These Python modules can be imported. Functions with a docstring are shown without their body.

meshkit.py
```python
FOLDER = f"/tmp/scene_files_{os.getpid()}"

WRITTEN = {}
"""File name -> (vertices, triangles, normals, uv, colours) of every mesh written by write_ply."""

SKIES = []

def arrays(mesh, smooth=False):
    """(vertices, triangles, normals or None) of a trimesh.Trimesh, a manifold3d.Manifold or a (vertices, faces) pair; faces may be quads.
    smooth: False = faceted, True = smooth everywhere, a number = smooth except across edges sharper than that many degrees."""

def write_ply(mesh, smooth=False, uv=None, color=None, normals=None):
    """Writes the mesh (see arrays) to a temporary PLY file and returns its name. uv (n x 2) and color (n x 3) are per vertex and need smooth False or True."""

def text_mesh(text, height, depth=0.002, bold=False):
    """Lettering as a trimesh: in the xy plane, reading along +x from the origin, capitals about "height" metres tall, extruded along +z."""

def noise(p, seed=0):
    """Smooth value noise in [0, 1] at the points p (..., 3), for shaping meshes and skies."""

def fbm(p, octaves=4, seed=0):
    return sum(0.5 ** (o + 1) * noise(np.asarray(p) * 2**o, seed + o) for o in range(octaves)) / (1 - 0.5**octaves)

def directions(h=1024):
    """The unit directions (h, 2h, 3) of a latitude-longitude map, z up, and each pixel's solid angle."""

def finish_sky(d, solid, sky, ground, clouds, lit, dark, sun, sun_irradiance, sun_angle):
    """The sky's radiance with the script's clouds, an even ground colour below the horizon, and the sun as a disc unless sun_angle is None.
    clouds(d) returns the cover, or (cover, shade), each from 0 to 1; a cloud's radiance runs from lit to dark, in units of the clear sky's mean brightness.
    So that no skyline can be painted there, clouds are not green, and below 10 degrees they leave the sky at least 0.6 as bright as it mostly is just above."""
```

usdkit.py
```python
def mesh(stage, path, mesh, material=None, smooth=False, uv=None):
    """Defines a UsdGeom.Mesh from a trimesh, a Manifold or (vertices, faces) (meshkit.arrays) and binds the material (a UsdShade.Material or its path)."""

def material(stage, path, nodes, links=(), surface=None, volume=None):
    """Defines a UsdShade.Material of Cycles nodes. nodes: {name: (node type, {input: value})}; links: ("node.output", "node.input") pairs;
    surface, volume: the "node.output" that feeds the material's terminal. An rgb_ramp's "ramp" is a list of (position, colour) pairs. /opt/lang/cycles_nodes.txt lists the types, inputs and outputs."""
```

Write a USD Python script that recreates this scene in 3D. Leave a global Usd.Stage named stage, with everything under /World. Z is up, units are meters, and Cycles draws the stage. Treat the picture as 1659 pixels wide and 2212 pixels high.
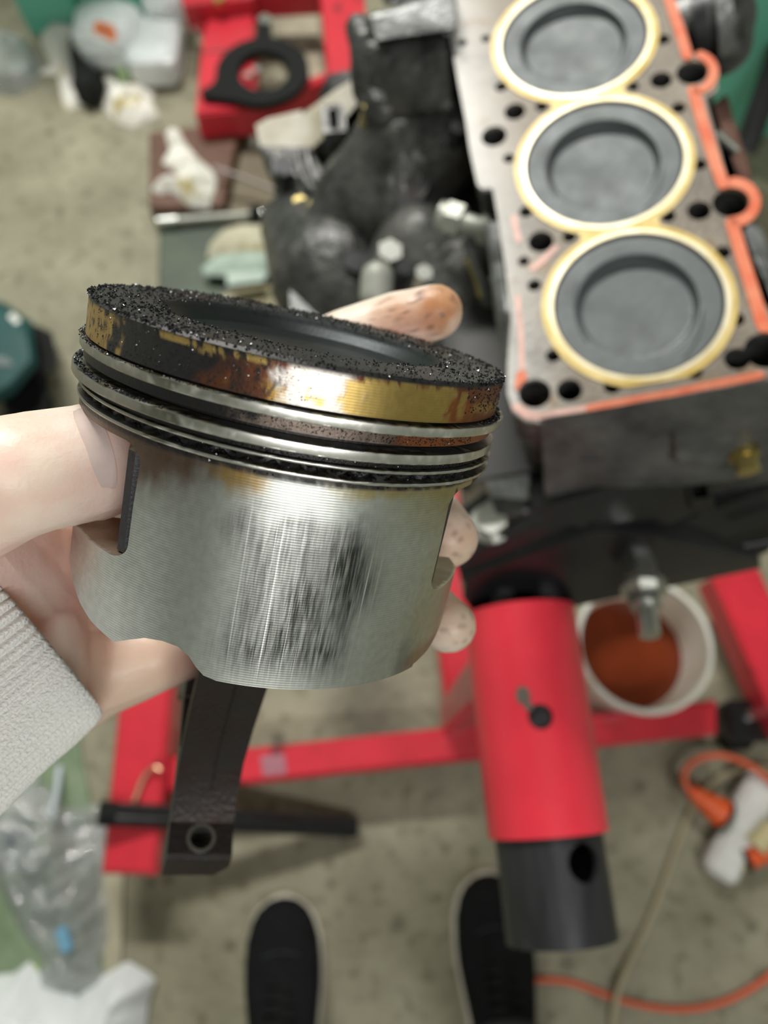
import math, random
import numpy as np, trimesh, usdkit, meshkit
import manifold3d as m3
from manifold3d import Manifold, CrossSection
from scipy.spatial import Delaunay
from shapely.geometry import Polygon, LineString, Point
from shapely import contains_xy
from pxr import Usd, UsdGeom, UsdLux, UsdShade, Gf, Sdf, Vt

random.seed(7); RNG = np.random.default_rng(7)
stage = Usd.Stage.CreateInMemory()
UsdGeom.SetStageUpAxis(stage, "Z"); UsdGeom.SetStageMetersPerUnit(stage, 1.0)
UsdGeom.Xform.Define(stage, "/World"); UsdGeom.Scope.Define(stage, "/World/Looks")
T = Sdf.ValueTypeNames

# ------------------------------------------------------------------ camera, lamps, exposure
FPX, CX, CY = 1726.0, 829.5, 1106.0
H, PITCH = 1.28, math.radians(71)
CP, SP = math.cos(PITCH), math.sin(PITCH)
EYE = np.array([0, 0, H])
XA, DA, CA = np.array([1., 0, 0]), np.array([0, -SP, -CP]), np.array([0, CP, -SP])   # picture right, picture down, forward
cam = UsdGeom.Camera.Define(stage, "/World/camera")
cam.CreateFocalLengthAttr(4.0); cam.CreateHorizontalApertureAttr(4.0 * 1659 / FPX)
cam.CreateFStopAttr(1.75); cam.CreateFocusDistanceAttr(0.140)
cam.CreateClippingRangeAttr(Gf.Vec2f(0.02, 50)); cam.CreateExposureAttr(0.22)
cam.AddTransformOp().Set(Gf.Matrix4d(*[float(x) for r in (list(XA) + [0], list(-DA) + [0], list(-CA) + [0], list(EYE) + [1]) for x in r]))


def rect_light(name, pos, aim, w, h, power, col):
    l = UsdLux.RectLight.Define(stage, "/World/" + name)
    l.CreateWidthAttr(w); l.CreateHeightAttr(h); l.CreateIntensityAttr(power); l.CreateColorAttr(Gf.Vec3f(*col))
    z = np.array(pos, float) - np.array(aim, float); z /= np.linalg.norm(z)
    x = np.cross([0, 1, 0.001], z); x /= np.linalg.norm(x); y = np.cross(z, x)
    l.AddTransformOp().Set(Gf.Matrix4d(*[float(v) for r in (list(x) + [0], list(y) + [0], list(z) + [0], list(pos) + [1]) for v in r]))


rect_light("lamp_ahead", (-0.50, 1.80, 2.50), (-0.35, 0.6, 0), 1.2, 0.18, 88, (1, 0.98, 0.91))
rect_light("lamp_behind", (0.50, -0.95, 2.50), (0.1, -0.2, 0.6), 1.1, 0.09, 56, (1, 0.98, 0.95))


# ------------------------------------------------------------------ helpers
def C2W(p):
    p = np.asarray(p, float)
    return EYE + p[..., :1] * XA + p[..., 1:2] * DA + p[..., 2:3] * CA


def CP3(u, v, z):                       # camera coordinates of a pixel at a depth
    return np.array([(u - CX) / FPX * z, (v - CY) / FPX * z, z])


def PX(u, v, z): return C2W(CP3(u, v, z))


def PZ(u, v, h):                        # world point of a pixel on the level plane z = h
    d = (u - CX) / FPX * XA + (v - CY) / FPX * DA + CA
    return EYE + d * ((h - H) / d[2])


def unit(v): v = np.asarray(v, float); return v / np.linalg.norm(v)


def frame(o, x, y, z):
    m = np.eye(4); m[:3, 0], m[:3, 1], m[:3, 2], m[:3, 3] = x, y, z, o
    return m


used = {}
def numbered(parent, name):
    k = (parent, name); n = used.get(k, 0); used[k] = n + 1
    return name if n == 0 else f"{name}_{n:03d}"


class Node:
    def __init__(s, prim, mat): s.prim, s.M, s.path = prim, mat, str(prim.GetPath())


def tag(prim, label=None, cat=None, group=None, kind=None):
    for k, v in (("label", label), ("category", cat), ("group", group), ("kind", kind)):
        if v: prim.SetCustomDataByKey(k, v)


def thing(name, label, cat, loc=(0, 0, 0), M=None, group=None, kind=None):
    if M is None: M = np.eye(4); M[:3, 3] = loc
    x = UsdGeom.Xform.Define(stage, "/World/" + numbered("/World", name))
    x.AddTransformOp().Set(Gf.Matrix4d(*[float(v) for v in M.T.ravel()]))
    tag(x.GetPrim(), label, cat, group, kind)
    return Node(x.GetPrim(), M)


def tri(mesh, smooth): return meshkit.arrays(mesh, smooth)


def part(name, mesh, mat, parent, local=False, smooth=35, label=None, kind=None, color=None):
    """one Mesh prim under a thing or a part; mesh in world coordinates unless local. color(v, n) gives a per-vertex colour primvar."""
    v, f, n = tri(mesh, smooth)
    if not local:
        Mi = np.linalg.inv(parent.M); v = v @ Mi[:3, :3].T + Mi[:3, 3]
        if n is not None: n = n @ Mi[:3, :3].T
    path = parent.path + "/" + numbered(parent.path, name)
    m = UsdGeom.Mesh.Define(stage, path)
    m.CreatePointsAttr(Vt.Vec3fArray.FromNumpy(v.astype(np.float32)))
    m.CreateFaceVertexCountsAttr(Vt.IntArray.FromNumpy(np.full(len(f), 3, np.int32)))
    m.CreateFaceVertexIndicesAttr(Vt.IntArray.FromNumpy(f.astype(np.int32).ravel()))
    m.CreateSubdivisionSchemeAttr("none"); m.CreateDoubleSidedAttr(True)
    if n is not None:
        m.CreateNormalsAttr(Vt.Vec3fArray.FromNumpy(n.astype(np.float32))); m.SetNormalsInterpolation("vertex")
    if color is not None:
        for key, arr in color(v, n).items():
            arr = np.asarray(arr, np.float32)
            if arr.ndim == 2:
                UsdGeom.PrimvarsAPI(m).CreatePrimvar(key, T.Color3fArray, "vertex").Set(Vt.Vec3fArray.FromNumpy(arr))
            else:
                UsdGeom.PrimvarsAPI(m).CreatePrimvar(key, T.FloatArray, "vertex").Set(Vt.FloatArray.FromNumpy(arr))
    UsdShade.MaterialBindingAPI.Apply(m.GetPrim()).Bind(mat)
    tag(m.GetPrim(), label, None, None, kind)
    return Node(m.GetPrim(), parent.M)


ROOT = Node(stage.GetPrimAtPath("/World"), np.eye(4))


def single(name, mesh, mat, label, cat, group=None, kind=None, smooth=35, color=None):
    """a thing that is one mesh"""
    n = part(name, mesh, mat, ROOT, smooth=smooth, color=color)
    tag(n.prim, label, cat, group, kind)
    return n


def mat(name, col, rough=0.5, metal=0.0, var=0.0, vscale=20.0, bump=0.0, bscale=200.0, col2=None, detail=4.0, spots=None, extra=None, rvar=0.0, stretch=None):
    """principled material; colour varies by noise between col*(1-var) / col2 and col*(1+var)."""
    P = {"base_color": col, "roughness": rough, "metallic": metal}
    P.update(extra or {})
    n = {"tc": ("texture_coordinate", {}), "p": ("principled_bsdf", P)}
    L = []
    src = "tc.object"
    if stretch:
        n["mp"] = ("mapping", {"scale": stretch}); L.append(("tc.object", "mp.vector")); src = "mp.vector"
    if var or col2:
        a = np.array(col) * (1 - var); b = np.array(col2) if col2 is not None else np.clip(np.array(col) * (1 + var), 0, 1)
        n["n1"] = ("noise_texture", {"scale": vscale, "detail": detail, "roughness": 0.6})
        n["r1"] = ("rgb_ramp", {"ramp": [(0.3, a), (0.7, b)]})
        L += [(src, "n1.vector"), ("n1.fac", "r1.fac")]
        out = "r1.color"
        if spots:                        # (colour, scale, low, high): dark or light specks
            n["n3"] = ("noise_texture", {"scale": spots[1], "detail": 3.0}); n["r3"] = ("rgb_ramp", {"ramp": [(spots[2], (0, 0, 0)), (spots[3], (1, 1, 1))]})
            n["mx"] = ("mix_color", {"b": spots[0]})
            L += [(src, "n3.vector"), ("n3.fac", "r3.fac"), ("r3.color", "mx.fac"), (out, "mx.a")]; out = "mx.result"
        L.append((out, "p.base_color"))
    if rvar:
        n["n4"] = ("noise_texture", {"scale": vscale * 2.3, "detail": 3.0}); n["m4"] = ("map_range", {"from_min": 0.3, "from_max": 0.7, "to_min": max(rough - rvar, 0.03), "to_max": min(rough + rvar, 1), "clamp": True})
        L += [(src, "n4.vector"), ("n4.fac", "m4.value"), ("m4.result", "p.roughness")]
    if bump:
        n["n2"] = ("noise_texture", {"scale": bscale, "detail": 4.0}); n["b"] = ("bump", {"strength": 1.0, "distance": bump})
        L += [(src, "n2.vector"), ("n2.fac", "b.height"), ("b.normal", "p.normal")]
    return usdkit.material(stage, "/World/Looks/" + name, n, L, "p.BSDF")


def box(lo, hi, b=0.0):
    lo, hi = np.array(lo, float), np.array(hi, float); pts = []
    for i in range(8):
        c = np.array([lo[k] if (i >> k) & 1 else hi[k] for k in range(3)]); s = np.array([1 if (i >> k) & 1 else -1 for k in range(3)])
        if b <= 0: pts.append(c)
        else:
            for k in range(3):
                o = s * b; o[k] = 0; pts.append(c + o)
    return Manifold.hull_points(np.array(pts, float))


def xf(man, M): return man.transform(np.asarray(M, float)[:3, :4])


def cyl(p, q, r, r2=None, n=40):
    p, q = np.array(p, float), np.array(q, float); d = q - p; L = np.linalg.norm(d); z = d / L
    x = unit(np.cross(z, [0, 0, 1] if abs(z[2]) < 0.9 else [1, 0, 0])); y = np.cross(z, x)
    return xf(Manifold.cylinder(L, r, r if r2 is None else r2, n), frame(p, x, y, z))


def ring_cyl(p, q, ro, ri, n=64):
    d = unit(np.array(q) - np.array(p))
    return cyl(p, q, ro, n=n) - cyl(np.array(p) - d * 1e-3, np.array(q) + d * 1e-3, ri, n=n)


def prism(poly, h0, h1, M=None):
    """extrusion of a shapely polygon or point list along z (of frame M)"""
    if not isinstance(poly, Polygon) and not hasattr(poly, "geoms"): poly = Polygon(poly)
    poly = poly.buffer(0); man = Manifold()
    for g in getattr(poly, "geoms", [poly]):
        cs = CrossSection([np.array(r.coords)[:-1] for r in [g.exterior, *g.interiors]], m3.FillRule.EvenOdd)
        man = man + Manifold.extrude(cs, h1 - h0).translate([0, 0, h0])
    return man if M is None else xf(man, M)


def slab(pix, ztop, thick, bev=0.0):
    """a level slab whose top outline is given by picture points on its top plane"""
    p = Polygon([PZ(u, v, ztop)[:2] for u, v in pix])
    if bev <= 0: return prism(p, ztop - thick, ztop)
    m = prism(p, ztop - thick, ztop - bev)
    q = p.buffer(-bev, join_style=2)
    pts = lambda g, z: np.c_[np.array(g.exterior.coords)[:-1], np.full(len(g.exterior.coords) - 1, z)]
    if len(q.exterior.coords) == len(p.exterior.coords) and p.convex_hull.area < p.area * 1.01:
        return m + Manifold.hull_points(np.vstack([pts(p, ztop - bev), pts(q, ztop)]))
    return m + prism(q, ztop - bev - 1e-4, ztop)


def tube(points, r, sides=12, ry=None, smooth_n=0):
    """closed tube along a polyline; r a number or one per point"""
    p = np.asarray(points, float)
    if smooth_n:
        from scipy.interpolate import CubicSpline
        s = np.r_[0, np.cumsum(np.linalg.norm(np.diff(p, axis=0), axis=1))]
        q = np.linspace(0, s[-1], smooth_n); r = np.interp(q, s, np.broadcast_to(r, len(p))); p = CubicSpline(s, p)(q)
    t = np.gradient(p, axis=0); t /= np.linalg.norm(t, axis=1, keepdims=True)
    a = np.cross(t[0], [0, 0, 1.0] if abs(t[0][2]) < 0.9 else [1.0, 0, 0]); N = []
    for i in range(len(p)):
        a = a - t[i] * (a @ t[i]); a = a / np.linalg.norm(a); N.append(a)
    N = np.array(N); B = np.cross(t, N); ang = np.arange(sides) * 2 * np.pi / sides
    rr = np.broadcast_to(r, (len(p),))[:, None, None]
    v = (p[:, None] + rr * (np.cos(ang)[None, :, None] * N[:, None] + np.sin(ang)[None, :, None] * B[:, None])).reshape(-1, 3)
    i, j = np.meshgrid(np.arange(len(p) - 1), np.arange(sides), indexing="ij"); k = (j + 1) % sides
    f = np.stack([i * sides + j, i * sides + k, (i + 1) * sides + k, (i + 1) * sides + j], -1).reshape(-1, 4)
    f = np.vstack([f[:, [0, 1, 2]], f[:, [0, 2, 3]]])
    n = len(v); v = np.vstack([v, p[0], p[-1]]); J = np.arange(sides); K = (J + 1) % sides
    f = np.vstack([f, np.c_[K, J, np.full(sides, n)], np.c_[(len(p) - 1) * sides + J, (len(p) - 1) * sides + K, np.full(sides, n + 1)]])
    m = trimesh.Trimesh(v, f, process=False)
    if m.volume < 0: m.invert()
    return m


def lathe(profile, n=64, M=None):
    """revolve of closed (r, z) outline"""
    m = Manifold.revolve(CrossSection([np.array(profile, float)], m3.FillRule.NonZero), n)
    return m if M is None else xf(m, M)


def blob(balls, refine=0.004, taubin=8, noise=0.0, nscale=60.0, seed=0):
    """smooth union of hulls of ball chains: balls = [[(p, r), (p, r), ...], ...]"""
    def ball(p, r): return Manifold.sphere(r, 20).translate([float(x) for x in p])
    man = Manifold()
    for ch in balls:
        for a, b in zip(ch[:-1], ch[1:]): man = man + Manifold.batch_hull([ball(*a), ball(*b)])
    man = man.refine_to_length(refine)
    mm = man.to_mesh(); t = trimesh.Trimesh(mm.vert_properties[:, :3], mm.tri_verts, process=True)
    if taubin: trimesh.smoothing.filter_taubin(t, lamb=0.5, nu=0.51, iterations=taubin)
    if noise:
        t.vertices = t.vertices + t.vertex_normals * ((meshkit.fbm(t.vertices * nscale, 3, seed) - 0.5) * 2 * noise)[:, None]
    return t


def rough_hull(pts, ref=0.006, noise=0.002, nscale=50, seed=0, taubin=3):
    """cast-iron lump: hull of points, refined, rounded and roughened"""
    man = Manifold.hull_points(np.array(pts, float)).refine_to_length(ref); mm = man.to_mesh()
    t = trimesh.Trimesh(mm.vert_properties[:, :3], mm.tri_verts, process=True)
    trimesh.smoothing.filter_taubin(t, lamb=0.5, nu=0.5, iterations=taubin * 2)
    t.vertices = t.vertices + t.vertex_normals * ((meshkit.fbm(t.vertices * nscale, 3, seed) - 0.5) * 2 * noise)[:, None]
    return t


def pillow(pix, zb, h, seed=0, crumple=0.5, scale=30.0, edge=0.02, res=40, holes=()):
    """a crumpled soft thing lying on the plane z = zb: outline from picture points, domed and creased top, flat underside"""
    P = Polygon([PZ(u, v, zb + h * 0.3)[:2] for u, v in pix], [[PZ(u, v, zb + h * 0.3)[:2] for u, v in hh] for hh in holes]).buffer(0)
    x0, y0, x1, y1 = P.bounds; st = max(x1 - x0, y1 - y0) / res
    B = []
    for r in [P.exterior, *P.interiors]:
        B += [r.interpolate(d).coords[0] for d in np.arange(0, r.length, st * 0.8)]
    gx, gy = np.meshgrid(np.arange(x0, x1, st), np.arange(y0, y1, st)); g = np.c_[gx.ravel(), gy.ravel()]
    g += RNG.uniform(-0.2, 0.2, g.shape) * st
    g = g[contains_xy(P.buffer(-st * 0.45), g[:, 0], g[:, 1])]
    pts = np.vstack([np.array(B), g]); nb = len(B)
    tr = Delaunay(pts).simplices; c = pts[tr].mean(1); tr = tr[contains_xy(P, c[:, 0], c[:, 1])]
    d = np.array([P.boundary.distance(Point(*p)) for p in pts])
    q = np.c_[pts, np.zeros(len(pts))]
    n1 = np.abs(meshkit.fbm(q * scale, 3, seed) - 0.5) * 4; n2 = np.abs(meshkit.fbm(q * scale * 2.3 + 9, 3, seed + 5) - 0.5) * 4
    top = zb + 0.001 + h * (1 - np.exp(-d / edge)) * (1 - crumple + crumple * (0.6 * (1 - n1) + 0.4 * (1 - n2)))
    top = np.maximum(top, zb + 0.0012)
    n = len(pts); V = np.vstack([np.c_[pts, top], np.c_[pts, np.full(n, zb)]])
    a, b, cc = pts[tr[:, 0]], pts[tr[:, 1]], pts[tr[:, 2]]
    cr = (b[:, 0] - a[:, 0]) * (cc[:, 1] - a[:, 1]) - (b[:, 1] - a[:, 1]) * (cc[:, 0] - a[:, 0])
    tr = np.where((cr < 0)[:, None], tr[:, ::-1], tr)
    E = np.vstack([tr[:, [0, 1]], tr[:, [1, 2]], tr[:, [2, 0]]])
    key = set(map(tuple, E)); bd = np.array([e for e in map(tuple, E) if (e[1], e[0]) not in key])
    F = np.vstack([tr, tr[:, ::-1] + n, np.c_[bd[:, 1], bd[:, 0], bd[:, 0] + n], np.c_[bd[:, 1], bd[:, 0] + n, bd[:, 1] + n]])
    return trimesh.Trimesh(V, F, process=False)


def smoothstep(a, b, x): t = np.clip((x - a) / (b - a), 0, 1); return t * t * (3 - 2 * t)
def lerp(a, b, t): return a + (b - a) * t[..., None] if np.ndim(t) else a + (b - a) * t

# ------------------------------------------------------------------ materials
RED = mat("red_paint", (0.60, 0.026, 0.046), 0.33, var=0.12, vscale=14, bump=0.0002, bscale=90, spots=((0.20, 0.02, 0.03), 23.0, 0.66, 0.72), extra={"coat_weight": 0.2})
BLACKPAINT = mat("black_paint", (0.012, 0.012, 0.0135), 0.22, var=0.25, vscale=30, bump=0.0002, bscale=150)
BLACKSTEEL = mat("bare_black_steel", (0.032, 0.032, 0.036), 0.42, 0.5, var=0.35, vscale=25, stretch=(9, 1, 1))
RUBBER = mat("black_rubber", (0.007, 0.008, 0.008), 0.75, var=0.2, extra={"specular_ior_level": 0.25})
ZINC = mat("zinc_plated_steel", (0.66, 0.67, 0.64), 0.36, 1.0, var=0.12, vscale=60)
DULLZINC = mat("dull_zinc", (0.36, 0.37, 0.33), 0.45, 0.35, var=0.2, vscale=60)
CHROME = mat("chrome", (0.75, 0.76, 0.76), 0.16, 1.0)
BRASS = mat("brass", (0.62, 0.50, 0.20), 0.33, 1.0, var=0.15)
COPPER = mat("copper_plated_steel", (0.62, 0.40, 0.26), 0.35, 1.0, var=0.1)
CAST = mat("oily_cast_iron", (0.036, 0.037, 0.039), 0.36, 0.25, var=0.6, vscale=45, bump=0.0016, bscale=160, col2=(0.100, 0.101, 0.098), spots=((0.075, 0.062, 0.052), 30, 0.62, 0.72), rvar=0.18)
CASTL = mat("grey_cast_alloy", (0.17, 0.18, 0.185), 0.42, 0.35, var=0.5, vscale=40, bump=0.0010, bscale=200, col2=(0.30, 0.31, 0.31), spots=((0.05, 0.05, 0.05), 38, 0.52, 0.66), rvar=0.15)
MACH = mat("machined_beige_face", (0.80, 0.76, 0.66), 0.5, 0.1, var=0.14, vscale=24, spots=((0.45, 0.40, 0.27), 15, 0.58, 0.72))
CAVITY = mat("oily_and_shade_black", (0.010, 0.010, 0.011), 0.5)  # near-black for oily hollows; also paints the dark gap beside the block
GREEN = mat("green_painted_metal", (0.15, 0.53, 0.40), 0.42, var=0.10, vscale=6)
WHITEPLASTIC = mat("white_plastic", (0.72, 0.72, 0.70), 0.4, var=0.08, vscale=15)
GREYPLASTIC = mat("grey_dirty_plastic", (0.25, 0.24, 0.21), 0.5, var=0.2)
ORANGE = mat("orange_plastic", (0.80, 0.115, 0.025), 0.42, var=0.1)
CORD_ORANGE = mat("orange_cord", (0.74, 0.13, 0.055), 0.45)
CORD_CREAM = mat("cream_cord", (0.42, 0.37, 0.24), 0.5)
PAPER = mat("crumpled_paper", (0.88, 0.86, 0.80), 0.85, var=0.05, vscale=30, spots=((0.52, 0.44, 0.22), 16, 0.60, 0.68))
CREAM = mat("stained_cream_cloth", (0.52, 0.49, 0.37), 0.85, var=0.15, vscale=22, spots=((0.36, 0.30, 0.13), 20, 0.56, 0.66), bump=0.0006)
PALEGREEN = mat("pale_green_cloth", (0.37, 0.46, 0.40), 0.8, var=0.2, vscale=40)
BAGWHITE = mat("milky_plastic_bag", (0.84, 0.91, 0.93), 0.30, var=0.07, vscale=18, bump=0.001, bscale=45, extra={"subsurface_weight": 0.3, "subsurface_scale": 0.03, "subsurface_radius": (1, 1, 1)})
WHITEBAG = mat("white_plastic_bag", (0.74, 0.77, 0.79), 0.38, var=0.05, vscale=14, bump=0.001, bscale=40)
BROWN = mat("brown_stained_wood", (0.115, 0.048, 0.026), 0.5, var=0.35, vscale=12, stretch=(1, 5, 1), bump=0.0004)
CARD = mat("brown_cardboard", (0.20, 0.165, 0.115), 0.85, var=0.2, vscale=8)
DARKGREEN = mat("dark_green_plastic", (0.040, 0.055, 0.042), 0.5, var=0.35, vscale=9, col2=(0.065, 0.10, 0.055))
TEAL = mat("dark_teal_plastic", (0.010, 0.072, 0.072), 0.36, var=0.25, vscale=11)
MATGREEN = mat("green_floor_mat", (0.155, 0.235, 0.130), 0.7, var=0.25, vscale=16, col2=(0.24, 0.31, 0.20))
BLUE = mat("blue_plastic", (0.16, 0.36, 0.52), 0.4)
LIME = mat("lime_label", (0.45, 0.62, 0.08), 0.5)
FLUID = mat("red_brown_coolant", (0.150, 0.026, 0.008), 0.06, var=0.25, vscale=9, extra={"specular_ior_level": 0.35})
BUCKET = mat("translucent_white_pail", (0.74, 0.69, 0.62), 0.35, var=0.06, vscale=12, spots=((0.45, 0.33, 0.22), 18, 0.64, 0.72), extra={"subsurface_weight": 0.2, "subsurface_scale": 0.01})
SHOE = mat("black_shoe_fabric", (0.0055, 0.006, 0.007), 0.85, var=0.3, vscale=60, bump=0.0004, bscale=600, extra={"specular_ior_level": 0.2})
SHOEWHITE = mat("white_shoe_sole", (0.55, 0.52, 0.44), 0.6, var=0.15)
TROUSER = mat("dark_trouser_cloth", (0.03, 0.032, 0.04), 0.85, var=0.2)
CEIL = mat("white_ceiling_paint", (0.42, 0.42, 0.40), 0.8)
WALL = mat("pale_wall_paint", (0.40, 0.43, 0.39), 0.8, var=0.06, vscale=3)
YELLOW = mat("yellow_gasket_residue", (0.56, 0.37, 0.035), 0.45, 0.15, var=0.3, vscale=45, col2=(0.68, 0.55, 0.26))
FIRERING = mat("bright_fire_ring", (0.60, 0.49, 0.25), 0.38, 0.45, var=0.15, vscale=34, col2=(0.78, 0.74, 0.60))
SEALANT = mat("orange_sealant", (0.76, 0.115, 0.035), 0.6, var=0.2, vscale=60, col2=(0.70, 0.24, 0.13))

clear = {"lw": ("layer_weight", {"blend": 0.25}), "t": ("transparent_bsdf", {"color": (0.93, 0.95, 0.95)}), "g": ("glossy_bsdf", {"color": (1, 1, 1), "roughness": 0.07}),
         "d": ("diffuse_bsdf", {"color": (0.80, 0.84, 0.84)}), "m1": ("mix_closure", {"fac": 0.30}), "m2": ("mix_closure", {}), "tc": ("texture_coordinate", {}),
         "n": ("noise_texture", {"scale": 52.0, "detail": 4.0}), "b": ("bump", {"distance": 0.010}), "mr": ("map_range", {"to_min": 0.16, "to_max": 0.75})}
CLEARBAG = usdkit.material(stage, "/World/Looks/clear_plastic_film", clear,
    [("t.BSDF", "m1.closure1"), ("d.BSDF", "m1.closure2"), ("m1.closure", "m2.closure1"), ("g.BSDF", "m2.closure2"), ("lw.fresnel", "mr.value"), ("mr.result", "m2.fac"),
     ("tc.object", "n.vector"), ("n.fac", "b.height"), ("b.normal", "g.normal")], "m2.closure")

# concrete floor: mottled beige-grey with dark specks and a few oil stains of their own shape
fl = {"tc": ("texture_coordinate", {}), "n1": ("noise_texture", {"scale": 7.0, "detail": 7.0, "roughness": 0.62}), "r1": ("rgb_ramp", {"ramp": [(0.32, (0.205, 0.192, 0.130)), (0.68, (0.350, 0.332, 0.240))]}),
      "n2": ("noise_texture", {"scale": 42.0, "detail": 4.0}), "r2": ("rgb_ramp", {"ramp": [(0.55, (0, 0, 0)), (0.72, (0.9, 0.9, 0.9))]}), "mx": ("mix_color", {"b": (0.115, 0.105, 0.060)}),
      "v": ("voronoi_texture", {"scale": 13.0, "randomness": 1.0}), "r3": ("rgb_ramp", {"ramp": [(0.06, (0.75, 0.75, 0.75)), (0.16, (0, 0, 0))]}), "mx2": ("mix_color", {"b": (0.100, 0.092, 0.058)}),
      "n4": ("noise_texture", {"scale": 60.0, "detail": 5.0}), "b": ("bump", {"distance": 0.002}), "p": ("principled_bsdf", {"roughness": 0.62})}
fL = [("tc.object", "n1.vector"), ("n1.fac", "r1.fac"), ("tc.object", "n2.vector"), ("n2.fac", "r2.fac"), ("r1.color", "mx.a"), ("r2.color", "mx.fac"), ("tc.object", "v.vector"), ("v.distance", "r3.fac"),
      ("mx.result", "mx2.a"), ("r3.color", "mx2.fac"), ("tc.object", "n4.vector"), ("n4.fac", "b.height"), ("b.normal", "p.normal")]
prev = "mx2.result"
for i, (u, v, r, k) in enumerate([(800, 1530, 0.075, 0.72), (600, 1598, 0.012, 0.8), (1490, 1770, 0.010, 0.8), (1225, 2080, 0.012, 0.7), (410, 900, 0.02, 0.3), (860, 2000, 0.012, 0.6)]):
    q = PZ(u, v, 0)
    fl[f"vm{i}"] = ("vector_math", {"math_type": "distance", "vector2": tuple(q)}); fl[f"ad{i}"] = ("math", {"math_type": "multiply_add", "value2": r * 1.3, "value3": 0.0}); fl[f"su{i}"] = ("math", {"math_type": "add"})
    fl[f"mr{i}"] = ("map_range", {"from_min": r * 1.05, "from_max": r * 1.9, "to_min": k, "to_max": 0.0, "clamp": True}); fl[f"mq{i}"] = ("mix_color", {"b": (0.085, 0.078, 0.058)})
    fL += [("tc.object", f"vm{i}.vector1"), ("n4.fac" if r < 0.03 else "n1.fac", f"ad{i}.value1"), (f"vm{i}.value", f"su{i}.value1"), (f"ad{i}.value", f"su{i}.value2"), (f"su{i}.value", f"mr{i}.value"), (f"mr{i}.result", f"mq{i}.fac"), (prev, f"mq{i}.a")]
    prev = f"mq{i}.result"
FLOOR = usdkit.material(stage, "/World/Looks/stained_concrete", fl, fL + [(prev, "p.base_color")], "p.BSDF")

# ------------------------------------------------------------------ the setting
def struct(name, mesh, m): n = part(name, mesh, m, ROOT, smooth=False); tag(n.prim, kind="structure"); return n
RX0, RX1, RY0, RY1, RZ = -2.2, 2.2, -1.7, 2.3, 2.62
struct("floor", box((RX0, RY0, -0.08), (RX1, RY1, 0)), FLOOR)
struct("ceiling", box((RX0, RY0, RZ), (RX1, RY1, RZ + 0.05)), CEIL)
struct("wall_back", box((RX0, RY1, 0), (RX1, RY1 + 0.06, RZ)), WALL)
struct("wall_front", box((RX0, RY0 - 0.06, 0), (RX1, RY0, RZ)), WALL)
struct("wall_left", box((RX0 - 0.06, RY0, 0), (RX0, RY1, RZ)), WALL)
struct("wall_right", box((RX1, RY0, 0), (RX1 + 0.06, RY1, RZ)), WALL)


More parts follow.
